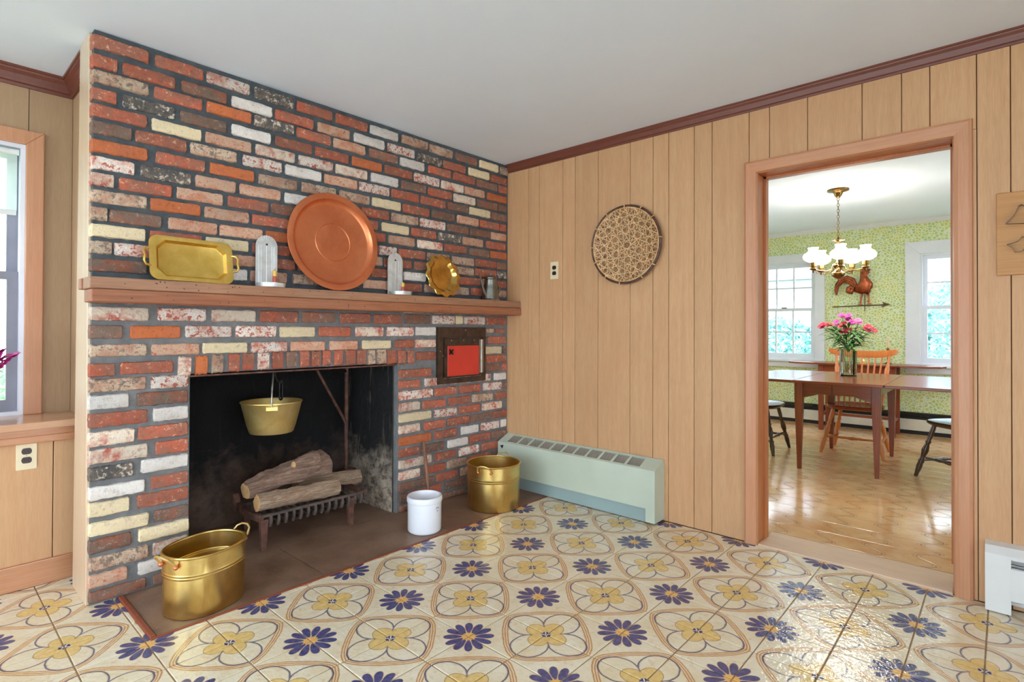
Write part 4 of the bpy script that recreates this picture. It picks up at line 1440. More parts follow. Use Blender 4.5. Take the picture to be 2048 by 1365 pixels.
# ------------------------------------------------------------------ long-handled fork leaning on the right pier
fork = thing('toasting_fork', 'old long-handled iron hearth fork leaning against the bricks behind the crock', 'hearth tool', (1.02, 0.97, 0.004))
fp0, fp1 = Vector((1.010, 1.066, 0.420)), Vector((0.985, 0.985, 0.140))
MB().turned(fp0, fp1, [(0, .006), (0.05, .010), (0.5, .012), (0.8, .010), (1, .008)], 10).build('handle', 'tool_wood', fork, smooth=True)
MB().tube([fp1, fp1.lerp(Vector((0.985, 0.975, 0.12)), 0.6), (0.985, 0.972, 0.105)], 0.006, 8).build('socket', 'rusty_iron', fork, smooth=True)
MB().tube([(0.945, 0.972, 0.088), (0.962, 0.972, 0.100), (1.010, 0.972, 0.104), (1.040, 0.972, 0.092)], [0.009, 0.011, 0.011, 0.008], 8).build('crosspiece', 'rusty_iron', fork, smooth=True)
for x in (0.948, 0.978, 1.008, 1.036):
    MB().tube([(x, 0.972, 0.094), (x + 0.004, 0.968, 0.06), (x + 0.006, 0.965, 0.006)], [0.006, 0.005, 0.003], 6).build('tine', 'rusty_iron', fork, smooth=True)

# ------------------------------------------------------------------ fire grate and logs
grate = thing('fire_grate', 'rusty cast-iron log grate on four legs inside the fireplace', 'grate', (0.30, 1.28, 0.004))
GX0, GX1, GY0, GY1 = 0.018, 0.600, 1.135, 1.420
MB().rings([[(GX0, GY0 - .010, .172), (GX0, GY0 + .010, .172), (GX0, GY0 + .008, .184), (GX0, GY0 - .008, .184)],
            [(GX1 + .03, GY0 - .010, .170), (GX1 + .03, GY0 + .010, .170), (GX1 + .03, GY0 + .008, .182), (GX1 + .03, GY0 - .008, .182)]]).build('front_rail', 'grate_iron', grate)
MB().box(GX0, GX1 + .03, GY1 - .01, GY1 + .01, .168, .182).build('back_rail', 'grate_iron', grate)
MB().rings([[(GX0 - .008, GY0, .150), (GX0 + .014, GY0, .150), (GX0 + .014, GY0, .186), (GX0 - .008, GY0, .186)], [(GX0 - .008, GY0 + .15, .140), (GX0 + .014, GY0 + .15, .140), (GX0 + .014, GY0 + .15, .176), (GX0 - .008, GY0 + .15, .176)],
            [(GX0 - .008, GY1, .150), (GX0 + .014, GY1, .150), (GX0 + .014, GY1, .190), (GX0 - .008, GY1, .190)], [(GX0 - .02, GY1 + .02, .185), (GX0 + .010, GY1 + .02, .185), (GX0 + .010, GY1 + .02, .235), (GX0 - .02, GY1 + .02, .235)]]).build('end_bar', 'rusty_iron', grate)
MB().rings([[(GX1 + .02, GY0, .155), (GX1 + .038, GY0, .155), (GX1 + .038, GY0, .184), (GX1 + .02, GY0, .184)], [(GX1 + .02, GY1, .155), (GX1 + .038, GY1, .155), (GX1 + .038, GY1, .190), (GX1 + .02, GY1, .190)]]).build('end_bar', 'rusty_iron', grate)
nb = 14
for k in range(nb):
    x = GX0 + 0.05 + (GX1 - GX0 - 0.05) * k / (nb - 1)
    MB().tube([(x, GY0 - .002, .172), (x, GY0 - .006, .148), (x, GY0 + .006, .122), (x, GY0 + .04, .116), (x, GY0 + .15, .122), (x, GY1 - .03, .136), (x, GY1, .170)], [.008, .010, .012, .011, .008, .008, .007], 6).build('bar', 'grate_iron', grate, smooth=True)
for x, y in ((0.034, GY0 + 0.006), (0.534, GY0 + 0.006), (0.06, GY1 - 0.006), (0.534, GY1 - 0.006)):
    MB().rings([[(x - .016, y - .012, .004), (x + .016, y - .012, .004), (x + .016, y + .012, .004), (x - .016, y + .012, .004)], [(x - .013, y - .010, .012), (x + .013, y - .010, .012), (x + .013, y + .010, .012), (x - .013, y + .010, .012)],
                [(x - .020, y - .012, .158), (x + .020, y - .012, .158), (x + .020, y + .012, .158), (x - .020, y + .012, .158)]]).build('leg', 'rusty_iron', grate)


def log(label, p0, p1, sec, mat, seed, bow=0.0, taper=(1.0, 1.0)):
    """split log: irregular cross-section swept from p0 to p1; sec: [(along y', along z')...]"""
    from mathutils import noise as mn
    p0, p1 = Vector(p0), Vector(p1)
    root = thing('fire_log', label, 'log', p0.lerp(p1, 0.5), group='logs stacked on the grate')
    d = (p1 - p0).normalized()
    sidev = Vector((0, 0, 1)).cross(d).normalized()
    up = d.cross(sidev)
    R = []
    n = 34
    for i in range(n + 1):
        t = i / n
        c = p0.lerp(p1, t) + up * bow * math.sin(math.pi * t)
        k = (1 + 0.07 * mn.noise(Vector((t * 4, seed, 0)))) * (taper[0] + (taper[1] - taper[0]) * t)
        if i in (0, n):
            k *= 0.96
        ring = []
        for j, (a, b) in enumerate(sec):
            w = 1 + 0.17 * mn.noise(Vector((t * 6, j * 0.9, seed * 3.1))) + 0.07 * mn.noise(Vector((t * 23, j * 1.7, seed * 1.3)))
            ring.append(c + sidev * a * k * w + up * b * k * w)
        R.append(ring)
    MB().rings(R, False, False).build('bark', mat, root, smooth=55)
    for r_, s in ((R[0], -1), (R[-1], 1)):
        cc = sum(r_, Vector()) / len(r_)
        m = MB()
        m.rings([r_, [p + d * s * 0.002 + (cc - p) * 0.3 for p in r_], [cc + d * s * 0.003 + (p - cc) * 0.02 for p in r_]], False, True)
        m.build('cut_end', 'log_end', root)
    return root, R


def section(w, h, seed, flat=0.0, n=14):
    r = random.Random(seed)
    P = []
    for i in range(n):
        a = 2 * math.pi * i / n
        b = max(-1 + flat, math.sin(a))
        P.append((w * math.cos(a) * r.uniform(0.84, 1.08), h * b * r.uniform(0.86, 1.08)))
    return P


lg, R = log('big grey-brown log lying on top with a broken knot stub', (-0.012, 1.255, 0.287), (0.468, 1.31, 0.338), section(0.068, 0.070, 1, 0.25), 'bark_grey', 1, 0.014, (0.70, 1.16))
MB().turned((0.235, 1.228, 0.388), (0.400, 1.285, 0.385), [(0, .021), (0.15, .030), (0.5, .042), (0.9, .050), (1, .030)], 12).build('knot_stub', 'bark_grey', lg, smooth=True)
MB().turned((0.232, 1.227, 0.388), (0.236, 1.2284, 0.388), [(0, .004), (1, .0205)], 12).build('knot_end', 'log_end', lg)
log('pale split log at the front of the grate', (0.018, 1.186, 0.236), (0.478, 1.186, 0.222), section(0.044, 0.046, 2, 0.1, 9), 'bark_tan', 2, 0.0)
log('short brown log at the back right of the grate', (0.32, 1.378, 0.245), (0.715, 1.340, 0.205), section(0.050, 0.050, 3, 0.3, 10), 'bark_tan', 3, 0.0)

# ------------------------------------------------------------------ crane, chain hook and hanging pail
crane = thing('fireplace_crane', 'wrought-iron crane with post and brace against the right firebox wall', 'crane', (0.735, 1.48, 0.22))
MB().turned((0.722, 1.50, 0.225), (0.722, 1.50, 0.915), [(0, .013), (1, .013)], 10).build('post', 'rusty_iron', crane, smooth=True)
MB().box(0.700, 0.786, 1.485, 1.52, 0.205, 0.225).bevel(0.004, 1).build('bracket', 'rusty_iron', crane)
MB().turned((0.722, 1.50, 0.86), (0.10, 1.27, 0.955), [(0, .010), (1, .008)], 8).build('arm', 'dark_iron', crane, smooth=True)
MB().turned((0.722, 1.50, 0.52), (0.46, 1.405, 0.895), [(0, .010), (1, .008)], 8).build('brace', 'rusty_iron', crane, smooth=True)
hook = thing('chain_hook', 'iron hook and oval chain link hanging above the brass pail', 'hook', (0.17, 1.30, 0.95))
MB().tube([(0.145, 1.285, 0.955), (0.155, 1.29, 0.90), (0.168, 1.292, 0.855), (0.188, 1.295, 0.835), (0.196, 1.295, 0.850)], 0.006, 8).build('hook', 'dark_iron', hook, smooth=True)
lk = []
for i in range(24):
    a = 2 * math.pi * i / 24
    lk.append((0.192 + 0.011 * math.cos(a), 1.295 + 0.006 * math.cos(a), 0.793 + (0.036 if math.sin(a) > 0 else -0.036) * (1 if abs(math.sin(a)) > 0.3 else abs(math.sin(a)) / 0.3) + 0.014 * math.sin(a)))
MB().tube(lk, 0.005, 8, closed=True).build('link', 'dark_iron', hook, smooth=True)
pail = thing('hanging_pail', 'dull brass pail hanging from the crane in the dark fireplace', 'pail', (0.1258, 1.26, 0.5805), math.radians(-24))
hh = 0.7443 - 0.5805
MB().lathe([(0.001, 0), (0.108, 0), (0.111, 0.004), (0.121, 0.035), (0.1225, 0.038), (0.1515, hh - 0.006), (0.156, hh - 0.002), (0.1555, hh + 0.003), (0.151, hh + 0.001), (0.148, hh - 0.006), (0.108, 0.006), (0.001, 0.005)], n=56).build('body', 'brass_worn', pail, smooth=35, world=False)
for s in (-1, 1):
    MB().box(-0.03, 0.03, s * 0.150 - 0.004, s * 0.150 + 0.004, hh - 0.034, hh - 0.010).bevel(0.003, 1).build('ear', 'brass_worn', pail, world=False)
MB().tube([(0, -0.153, hh - 0.012), (0.0, -0.156, hh + 0.012), (0.0, -0.150, hh + 0.05), (0.004, -0.10, hh + 0.13), (0.010, -0.02, hh + 0.195), (0.014, 0.02, hh + 0.20), (0.01, 0.10, hh + 0.13), (0, 0.150, hh + 0.05), (0, 0.153, hh - 0.012)], 0.0042, 8).build('bail', 'bare_steel', pail, smooth=True, world=False)

# ------------------------------------------------------------------ green convector under the panelling
cv = thing('convector', 'pale green metal convector cover with a slotted sloping top', 'heater', (1.765, 0.46, 0))
cx0, cx1, cy0, cy1 = 1.712, XR - 0.001, -0.168, YB - 0.012
zt, zf, zb = 0.364, 0.316, 0.088
MB().box(cx0, cx0 + 0.004, cy0 + 0.055, cy1, zb, zf).build('front_panel', 'heater_green', cv)
MB().rings([[(cx0 - .002, cy0, 0.012), (cx0 - .002, cy0 + 0.056, 0.012), (cx0 - .002, cy0 + 0.056, zf), (cx0 - .002, cy0, zf)],
            [(cx0 + .004, cy0, 0.012), (cx0 + .004, cy0 + 0.056, 0.012), (cx0 + .004, cy0 + 0.056, zf), (cx0 + .004, cy0, zf)]]).build('end_post', 'heater_green', cv)
MB().prism([(cx0 - .002, 0.012), (cx1, 0.012), (cx1, zt), (cx1 - 0.012, zt), (cx0 - .002, zf)], lambda u, v, t: (u, t, v), cy0 - 0.003, cy0).build('end_cap', 'heater_green', cv)
nsl = 11
ys = [cy0 + 0.105 + (cy1 - 0.075 - cy0 - 0.105) * i / nsl for i in range(nsl + 1)]
fr = MB()


def on_top(u, y, off=0.0):
    """u 0 at the front edge, 1 at the back of the sloping top"""
    x = cx0 + (cx1 - 0.012 - cx0) * u
    return (x - 0.36 * off, y, zf + (zt - zf) * u + off * 0.93)


def slab_top(m, u0, u1, y0, y1, th=0.003):
    m.rings([[on_top(u0, y0), on_top(u1, y0), on_top(u1, y1), on_top(u0, y1)], [on_top(u0, y0, -th), on_top(u1, y0, -th), on_top(u1, y1, -th), on_top(u0, y1, -th)]])


slab_top(fr, 0, 0.16, cy0, cy1)
slab_top(fr, 0.86, 1.0, cy0, cy1)
slab_top(fr, 0.16, 0.86, cy0, ys[0])
slab_top(fr, 0.16, 0.86, ys[-1], cy1)
for y in ys[1:-1]:
    slab_top(fr, 0.16, 0.86, y - 0.008, y + 0.008)
fr.box(cx1 - 0.012, cx1, cy0, cy1, zt - 0.02, zt)
fr.build('grille_top', 'heater_green', cv)
for k in range(8):
    u = 0.19 + 0.64 * k / 7
    p = on_top(u, 0, -0.006)
    MB().box(p[0] - 0.0035, p[0] + 0.0035, ys[0], ys[-1], p[2] - 0.001, p[2] + 0.001).build('louvre', 'heater_fin', cv)
MB().box(cx0 + 0.02, cx1, cy0, cy1, 0.03, zf - 0.02).build('core', 'dark_slot', cv)
MB().box(cx0 + 0.012, cx0 + 0.018, cy0 + 0.05, cy1, 0.006, 0.12).build('kick_panel', 'heater_green_shaded', cv)
MB().prism([(0, 0), (0.03, 0.006), (0.018, -0.020)], lambda u, v, t: (t, 1.055 - u, 0.292 + v), cx0 - 0.004, cx0).build('clip', 'dark_iron', cv)

# ------------------------------------------------------------------ white baseboard heater at the right edge
bh = thing('baseboard_heater', 'white metal baseboard heater right of the doorway', 'heater', (1.77, -2.4, 0))
bx = 1.752
MB().prism([(bx, 0.004), (XR - 0.001, 0.004), (XR - 0.001, 0.268), (bx + 0.030, 0.262), (bx, 0.236)], lambda u, v, t: (u, t, v), -1.695, -1.616).build('end_cap', 'white_enamel', bh)
MB().prism([(bx + 0.004, 0.060), (bx + 0.012, 0.055), (bx + 0.012, 0.190), (bx + 0.004, 0.186)], lambda u, v, t: (u, t, v), -3.6, -1.695).build('front_panel', 'white_enamel', bh)
MB().prism([(bx + 0.004, 0.222), (bx + 0.008, 0.222), (bx + 0.034, 0.256), (XR - 0.001, 0.262), (XR - 0.001, 0.268), (bx + 0.030, 0.262), (bx + 0.002, 0.236)], lambda u, v, t: (u, t, v), -3.6, -1.695).build('hood', 'white_enamel', bh)
MB().box(XR - 0.006, XR - 0.001, -3.6, -1.695, 0.02, 0.26).build('back_panel', 'white_enamel', bh)
MB().box(bx + 0.02, XR - 0.008, -3.6, -1.70, 0.07, 0.16).build('fins', 'dark_slot', bh)
MB().box(bx + 0.006, bx + 0.020, -3.6, -1.695, 0.200, 0.204).build('damper', 'heater_fin', bh)


# ------------------------------------------------------------------ outlets
def outlet(label, fn, mat_p='ivory_plastic'):
    """fn(a, b, c): a across, b up, c out of the wall"""
    root = thing('outlet_plate', label, 'outlet', fn(0, 0, 0), group='duplex outlets')
    MB().prism(rounded_rect(-0.0345, 0.0345, -0.061, 0.061, 0.004, 3), lambda u, v, t: fn(u, v, t), 0.0, 0.005).bevel(0.0015, 1).build('cover_plate', mat_p, root)
    for s in (-1, 1):
        P = [(0.0175 * math.cos(a), max(-0.0135, min(0.0135, 0.0175 * math.sin(a))) + s * 0.0195) for a in [2 * math.pi * i / 24 for i in range(24)]]
        r = MB().prism(P, lambda u, v, t: fn(u, v, t), 0.004, 0.0065).build('receptacle', 'brown_bakelite', root)
        for dx in (-0.006, 0.006):
            MB().prism([(dx - 0.0012, s * 0.0195 - 0.002), (dx + 0.0012, s * 0.0195 - 0.002), (dx + 0.0012, s * 0.0195 + 0.006), (dx - 0.0012, s * 0.0195 + 0.006)], lambda u, v, t: fn(u, v, t), 0.006, 0.0068).build('slot', 'dark_slot', r)
    MB().prism([(0.003 * math.cos(a), 0.003 * math.sin(a)) for a in [2 * math.pi * i / 10 for i in range(10)]], lambda u, v, t: fn(u, v, t), 0.004, 0.0062).build('screw', 'bare_steel', root)
    return root


outlet('ivory outlet with dark sockets on the panelling left of the round basket', lambda a, b, c: (XR - c, 0.655 - a, 1.549 + b))
outlet('ivory outlet with dark sockets below the window ledge', lambda a, b, c: (-0.842 + a, YL - c, 0.578 + b))

# ------------------------------------------------------------------ round woven basket on the wall
bk = thing('woven_basket', 'round open-weave bamboo basket tray hanging on the panelled wall', 'basket', (XR - 0.02, 0.076, 1.668))
BR = 0.240


def bpt(a, b, dx=0.0):
    """point on the shallow dish; a to the viewer's right, b up"""
    r = math.hypot(a, b) / BR
    return (XR - 0.008 - 0.030 * min(1, r) ** 3 - dx, 0.076 - a, 1.668 + b)


MB().tube([bpt(BR * math.cos(2 * math.pi * i / 72), BR * math.sin(2 * math.pi * i / 72)) for i in range(72)], 0.0075, 8, closed=True).build('outer_rim', 'slat_rim', bk, smooth=True)
MB().tube([bpt(0.955 * BR * math.cos(2 * math.pi * i / 72), 0.955 * BR * math.sin(2 * math.pi * i / 72), 0.006) for i in range(72)], 0.0045, 6, closed=True).build('inner_rim', 'wicker', bk, smooth=True)
rw = random.Random(5)


def weave_layer(name, angles, sp, w0, w1, mat, lift0, span):
    wv = MB()
    for layer, ang in enumerate(angles):
        a = math.radians(ang)
        ca, sa = math.cos(a), math.sin(a)
        k = -14
        while k <= 14:
            off = (k + 0.5) * sp + rw.uniform(-0.003, 0.003)
            k += 1
            if abs(off) > BR * span * 0.98:
                continue
            half = math.sqrt((BR * span) ** 2 - off ** 2)
            wd = rw.uniform(w0, w1)
            skew = rw.uniform(-0.02, 0.02)
            top, bot = [], []
            for i in range(13):
                t = -half + 2 * half * i / 12
                dx = lift0 + layer * 0.0014 + 0.0016 * (1 if (i + k) % 2 else -1)
                for lst, o_ in ((top, off + skew * t + wd), (bot, off + skew * t - wd)):
                    lst.append(bpt(t * ca - o_ * sa, t * sa + o_ * ca, dx))
            vt = [wv.bm.verts.new(p) for p in top]
            vb = [wv.bm.verts.new(p) for p in bot]
            for i in range(12):
                wv.bm.faces.new((vt[i], vt[i + 1], vb[i + 1], vb[i]))
    tag(wv.build(name, mat, bk, keep_normals=True), kind='stuff')


weave_layer('base_weave', (4, 64, 124), 0.0225, 0.0026, 0.0036, 'wicker_dark', 0.0, 0.955)
weave_layer('top_weave', (34, 94, 154), 0.040, 0.0016, 0.0022, 'wicker_pale', 0.006, 0.95)
weave_layer('top_weave', (4, 64, 124), 0.050, 0.0016, 0.0022, 'wicker_pale', 0.009, 0.95)
for d in (90, 62, 38, 5, 325, 300, 262, 235, 205, 180, 150, 122):
    a = math.radians(d)
    p = Vector(bpt(BR * math.cos(a), BR * math.sin(a)))
    t = Vector((0, math.sin(a), math.cos(a)))
    o_ = Vector((0, -math.cos(a), math.sin(a)))
    ring = [p + o_ * (0.013 * math.cos(q) - 0.004) + Vector((-1, 0, 0)) * 0.011 * math.sin(q) for q in [2 * math.pi * i / 14 for i in range(14)]]
    MB().tube(ring, 0.0035, 6, closed=True).build('binding', 'wicker', bk, smooth=True)

# ------------------------------------------------------------------ wooden board with cookie-cutter shapes
cb = thing('cutter_board', 'square wooden board with metal cookie-cutter outlines at the right edge', 'wall board', (XR - 0.01, -1.82, 1.366))
MB().box(XR - 0.014, XR - 0.001, -1.99, -1.654, 1.366, 1.705).bevel(0.002, 1).build('board', 'cutter_board_wood', cb)


def cutter(outline, y0, z0, s):
    R0 = [(XR - 0.014, y0 - a * s, z0 + b * s) for a, b in outline]
    R1 = [(XR - 0.036, y0 - a * s, z0 + b * s) for a, b in outline]
    R2 = [(XR - 0.036, y0 - a * s * 0.985 - 0.0008, z0 + b * s * 0.985) for a, b in outline]
    R3 = [(XR - 0.014, y0 - a * s * 0.985 - 0.0008, z0 + b * s * 0.985) for a, b in outline]
    m = MB()
    L = [[m.bm.verts.new(p) for p in r] for r in (R0, R1, R2, R3)]
    n = len(outline)
    for q in range(3):
        for i in range(n):
            m.bm.faces.new((L[q][i], L[q][(i + 1) % n], L[q + 1][(i + 1) % n], L[q + 1][i]))
    return m.build('cookie_cutter', 'pewter', cb)


# a perching bird and a small pig, profile outlines
cutter([(0, 0), (0.10, 0.12), (0.22, 0.30), (0.30, 0.52), (0.38, 0.56), (0.46, 0.48), (0.62, 0.42), (0.85, 0.50), (0.95, 0.36), (0.80, 0.16), (0.62, 0.02), (0.40, -0.04), (0.22, -0.02)], -1.682, 1.575, 0.13)
cutter([(0, 0.12), (0.10, 0.14), (0.26, 0.20), (0.36, 0.34), (0.44, 0.28), (0.62, 0.30), (0.80, 0.28), (0.92, 0.14), (0.88, -0.02), (0.84, -0.14), (0.72, -0.14), (0.66, -0.04), (0.40, -0.04), (0.34, -0.14), (0.18, -0.14), (0.14, 0.0)], -1.686, 1.475, 0.13)

# ================================================================== dining room
LEGP = [(0, .012), (0.10, .016), (0.20, .021), (0.26, .018), (0.30, .023), (0.33, .015), (0.38, .014), (0.50, .024), (0.58, .019), (0.63, .013), (0.66, .020), (0.70, .013), (0.80, .017), (0.92, .016), (1, .013)]
RUNG = [(0, .007), (0.2, .009), (0.34, .012), (0.38, .009), (0.5, .017), (0.62, .009), (0.66, .012), (0.8, .009), (1, .007)]


def windsor(label, loc, rz, wood_m, seat_m):
    """windsor chair; local -x is the front"""
    root = thing('windsor_chair', label, 'chair', loc, rz, 'windsor chairs round the table')
    seat = []
    for i in range(40):
        a = 2 * math.pi * i / 40
        ca, sa = math.cos(a), math.sin(a)
        k = 2 / 2.8
        x = 0.225 * math.copysign(abs(ca) ** k, ca)
        y = (0.225 - 0.025 * ca) * math.copysign(abs(sa) ** k, sa)
        seat.append((x, y))
    MB().rings([[(x * 0.86, y * 0.86, 0.408) for x, y in seat], [(x * 0.98, y * 0.98, 0.425) for x, y in seat], [(x, y, 0.438) for x, y in seat], [(x * 0.97, y * 0.97, 0.447) for x, y in seat],
                [(x * 0.8, y * 0.8, 0.443) for x, y in seat], [(x * 0.3, y * 0.3, 0.437) for x, y in seat]]).build('seat', seat_m, root, smooth=40, world=False)
    feet = [(-0.215, -0.245), (-0.215, 0.245), (0.235, -0.225), (0.235, 0.225)]
    tops = [(-0.135, -0.155), (-0.135, 0.155), (0.145, -0.145), (0.145, 0.145)]
    for f, t in zip(feet, tops):
        MB().turned((f[0], f[1], 0.001), (t[0], t[1], 0.415), LEGP).build('leg', wood_m, root, smooth=50, world=False)
    at = lambda k, z: Vector((feet[k][0], feet[k][1], 0)).lerp(Vector((tops[k][0], tops[k][1], 0)), z / 0.415) + Vector((0, 0, z))
    MB().turned(at(0, 0.13), at(2, 0.13), RUNG).build('stretcher', wood_m, root, smooth=50, world=False)
    MB().turned(at(1, 0.13), at(3, 0.13), RUNG).build('stretcher', wood_m, root, smooth=50, world=False)
    MB().turned(at(0, 0.155), at(1, 0.155), RUNG).build('stretcher', wood_m, root, smooth=50, world=False)
    # back: crest with curled ends, posts and spindles
    cr = lambda y: Vector((0.325 - 0.35 * y * y * 0.6, y, 0.905 + 0.10 * abs(y / 0.29) ** 3 * 0.35))
    R = []
    for i in range(25):
        y = -0.29 + 0.58 * i / 24
        c = cr(y)
        e = abs(y / 0.29)
        hgt = 0.030 * (1 - 0.35 * e ** 6) + 0.004
        th = 0.012
        if i in (0, 24):
            hgt *= 0.5
            th *= 0.6
        R.append([c + Vector((-th, 0, -hgt)), c + Vector((th, 0, -hgt)), c + Vector((th * 1.2, 0, hgt)), c + Vector((-th * 0.8, 0, hgt))])
    MB().rings(R).bevel(0.004, 2, 50).build('crest_rail', wood_m, root, smooth=45, world=False)
    for s in (-1, 1):
        MB().turned((0.17, s * 0.175, 0.435), cr(s * 0.222) + Vector((0, 0, -0.02)), [(0, .013), (0.25, .017), (0.45, .012), (0.55, .018), (0.72, .020), (0.80, .012), (1, .011)]).build('post', wood_m, root, smooth=50, world=False)
    for k in range(7):
        y = -0.16 + 0.32 * k / 6
        MB().turned((0.185 + 0.012 * (1 - (y / 0.16) ** 2), y * 0.8, 0.435), cr(y * 1.02) + Vector((0, 0, -0.02)), [(0, .008), (0.35, .011), (0.7, .008), (1, .007)], 10).build('spindle', wood_m, root, smooth=50, world=False)
    return root


windsor('honey-coloured windsor chair behind the front table under the flowers', (4.745, -0.642, 0), 0.0, 'maple_wood', 'cherry_wood')
windsor('dark windsor chair at the left end of the front table', (4.29, 0.09, 0), math.radians(90), 'dark_chair_wood', 'dark_chair_wood')
windsor('dark windsor chair at the right end of the front table', (4.13, -1.48, 0), math.radians(-36), 'dark_chair_wood', 'dark_chair_wood')


def top_slab(root, name, poly, z0, z1, mat):
    return MB().prism(poly, lambda u, v, t: (u, v, t), z0, z1).bevel(0.005, 2, 50).build(name, mat, root)


def taper_leg(root, x, y, z1, a, b, mat):
    MB().rings([[(x + sx * b, y + sy * b, 0.001) for sx, sy in ((-1, -1), (1, -1), (1, 1), (-1, 1))], [(x + sx * a, y + sy * a, z1 * 0.80) for sx, sy in ((-1, -1), (1, -1), (1, 1), (-1, 1))],
                [(x + sx * a, y + sy * a, z1) for sx, sy in ((-1, -1), (1, -1), (1, 1), (-1, 1))]]).bevel(0.002, 1, 60).build('leg', mat, root)


t1 = thing('drop_leaf_table', 'polished cherry drop-leaf table with both leaves raised, flowers on top', 'table', (4.25, -0.70, 0))
TZ = 0.735
top_slab(t1, 'table_top', [(3.605, -1.015), (4.86, -0.985), (4.86, -0.395), (3.605, -0.405)], TZ - 0.022, TZ, 'cherry_wood')
top_slab(t1, 'leaf', [(3.605, -1.50), (3.70, -1.56), (4.80, -1.53), (4.88, -1.45), (4.86, -0.989), (3.605, -1.019)], TZ - 0.022, TZ - 0.0005, 'cherry_wood')
top_slab(t1, 'leaf', [(3.605, -0.401), (4.86, -0.391), (4.84, -0.04), (4.74, 0.06), (3.72, 0.06), (3.60, -0.05)], TZ - 0.022, TZ - 0.0005, 'cherry_wood')
for x, y in ((3.735, -0.418), (3.800, -0.945), (4.775, -0.915), (4.775, -0.435)):
    taper_leg(t1, x, y, TZ - 0.022, 0.030, 0.014, 'cherry_leg_wood')
MB().prism([(-0.445, TZ - .022), (-0.445, TZ - .150), (-0.50, TZ - .135), (-0.56, TZ - .115), (-0.80, TZ - .115), (-0.86, TZ - .135), (-0.915, TZ - .150), (-0.915, TZ - .022)], lambda u, v, t: (t, u, v), 3.745, 3.765).build('apron', 'cherry_wood', t1)
MB().box(4.765, 4.785, -0.89, -0.46, TZ - 0.12, TZ - 0.022).build('apron', 'cherry_wood', t1)
for y in (-0.43, -0.93):
    MB().box(3.80, 4.75, y - 0.01, y + 0.01, TZ - 0.12, TZ - 0.022).build('apron', 'cherry_wood', t1)
MB().box(3.742, 3.746, -0.655, -0.652, TZ - 0.11, TZ - 0.024).build('drawer_gap', 'dark_slot', t1)
for y in (-1.09, -0.30):
    MB().box(4.0, 4.05, y - 0.09, y + 0.09, TZ - 0.046, TZ - 0.024).build('leaf_support', 'dark_iron', t1)

t2 = thing('rear_table', 'dark drop-leaf table standing against the papered dining-room wall', 'table', (5.98, -0.46, 0))
Z2 = 0.770
top_slab(t2, 'table_top', [(5.76, -0.84), (6.20, -0.84), (6.20, -0.06), (5.76, -0.06)], Z2 - 0.02, Z2, 'cherry_wood')
top_slab(t2, 'leaf', [(5.76, -0.843), (5.78, -1.08), (5.86, -1.19), (5.98, -1.23), (6.10, -1.19), (6.18, -1.08), (6.20, -0.843)], Z2 - 0.02, Z2 - 0.0005, 'cherry_wood')
top_slab(t2, 'leaf', [(5.76, -0.057), (6.20, -0.057), (6.18, 0.14), (6.10, 0.24), (5.98, 0.275), (5.86, 0.24), (5.78, 0.14)], Z2 - 0.02, Z2 - 0.0005, 'cherry_wood')
for x in (5.83, 6.15):
    for y in (-0.11, -0.79):
        taper_leg(t2, x, y, Z2 - 0.02, 0.026, 0.022, 'cherry_leg_wood')
MB().box(5.815, 5.835, -0.77, -0.13, Z2 - 0.14, Z2 - 0.02).build('apron', 'cherry_wood', t2)
MB().box(6.14, 6.16, -0.77, -0.13, Z2 - 0.14, Z2 - 0.02).build('apron', 'cherry_wood', t2)
for y in (-0.11, -0.79):
    MB().box(5.85, 6.13, y - 0.01, y + 0.01, Z2 - 0.14, Z2 - 0.02).build('apron', 'cherry_wood', t2)
    MB().box(5.85, 6.13, y - 0.014, y + 0.014, 0.16, 0.19).build('stretcher', 'cherry_leg_wood', t2)
MB().box(5.975, 6.005, -0.78, -0.12, 0.16, 0.19).build('stretcher', 'cherry_leg_wood', t2)

# candlestick and a small tealight glass on the rear table
cs = thing('candlestick', 'slim brass candlestick with an ivory candle on the rear table', 'candlestick', (6.08, -0.715, Z2))
MB().lathe([(0.001, 0), (0.036, 0), (0.037, 0.006), (0.020, 0.014), (0.008, 0.025), (0.010, 0.05), (0.006, 0.08), (0.012, 0.10), (0.007, 0.12), (0.009, 0.145), (0.016, 0.152), (0.017, 0.160), (0.012, 0.162), (0.012, 0.178), (0.001, 0.178)], n=20).build('stick', 'antique_brass', cs, smooth=40, world=False)
MB().lathe([(0.0105, 0.176), (0.0095, 0.285), (0.004, 0.292), (0.001, 0.292)], n=14).build('candle', 'candle_ivory', cs, smooth=40, world=False)
tl = thing('tealight_cup', 'small lit tealight cup behind the flower vase', 'candle', (5.95, -0.50, Z2))
MB().lathe([(0.001, 0), (0.026, 0), (0.030, 0.03), (0.028, 0.03), (0.024, 0.004), (0.001, 0.004)], n=20).build('cup', 'candle_yellow', tl, smooth=40, world=False)
MB().sphere((0, 0, 0.03), 0.012, 10, 8, sz=1.5).build('flame', 'flame_glow', tl, smooth=True, world=False)


# ------------------------------------------------------------------ flowers
def leaf_blade(mb, p, d, up, L, w, bend):
    d = d.normalized()
    s = d.cross(up).normalized()
    n = s.cross(d)
    pts = []
    for i in range(5):
        t = i / 4
        c = p + d * L * t - n * bend * L * t * t
        ww = w * math.sin(math.pi * min(0.98, t * 0.92 + 0.06))
        pts.append((mb.bm.verts.new(c + s * ww), mb.bm.verts.new(c + n * ww * 0.25), mb.bm.verts.new(c - s * ww)))
    for a, b in zip(pts, pts[1:]):
        mb.bm.faces.new((a[0], b[0], b[1], a[1]))
        mb.bm.faces.new((a[1], b[1], b[2], a[2]))


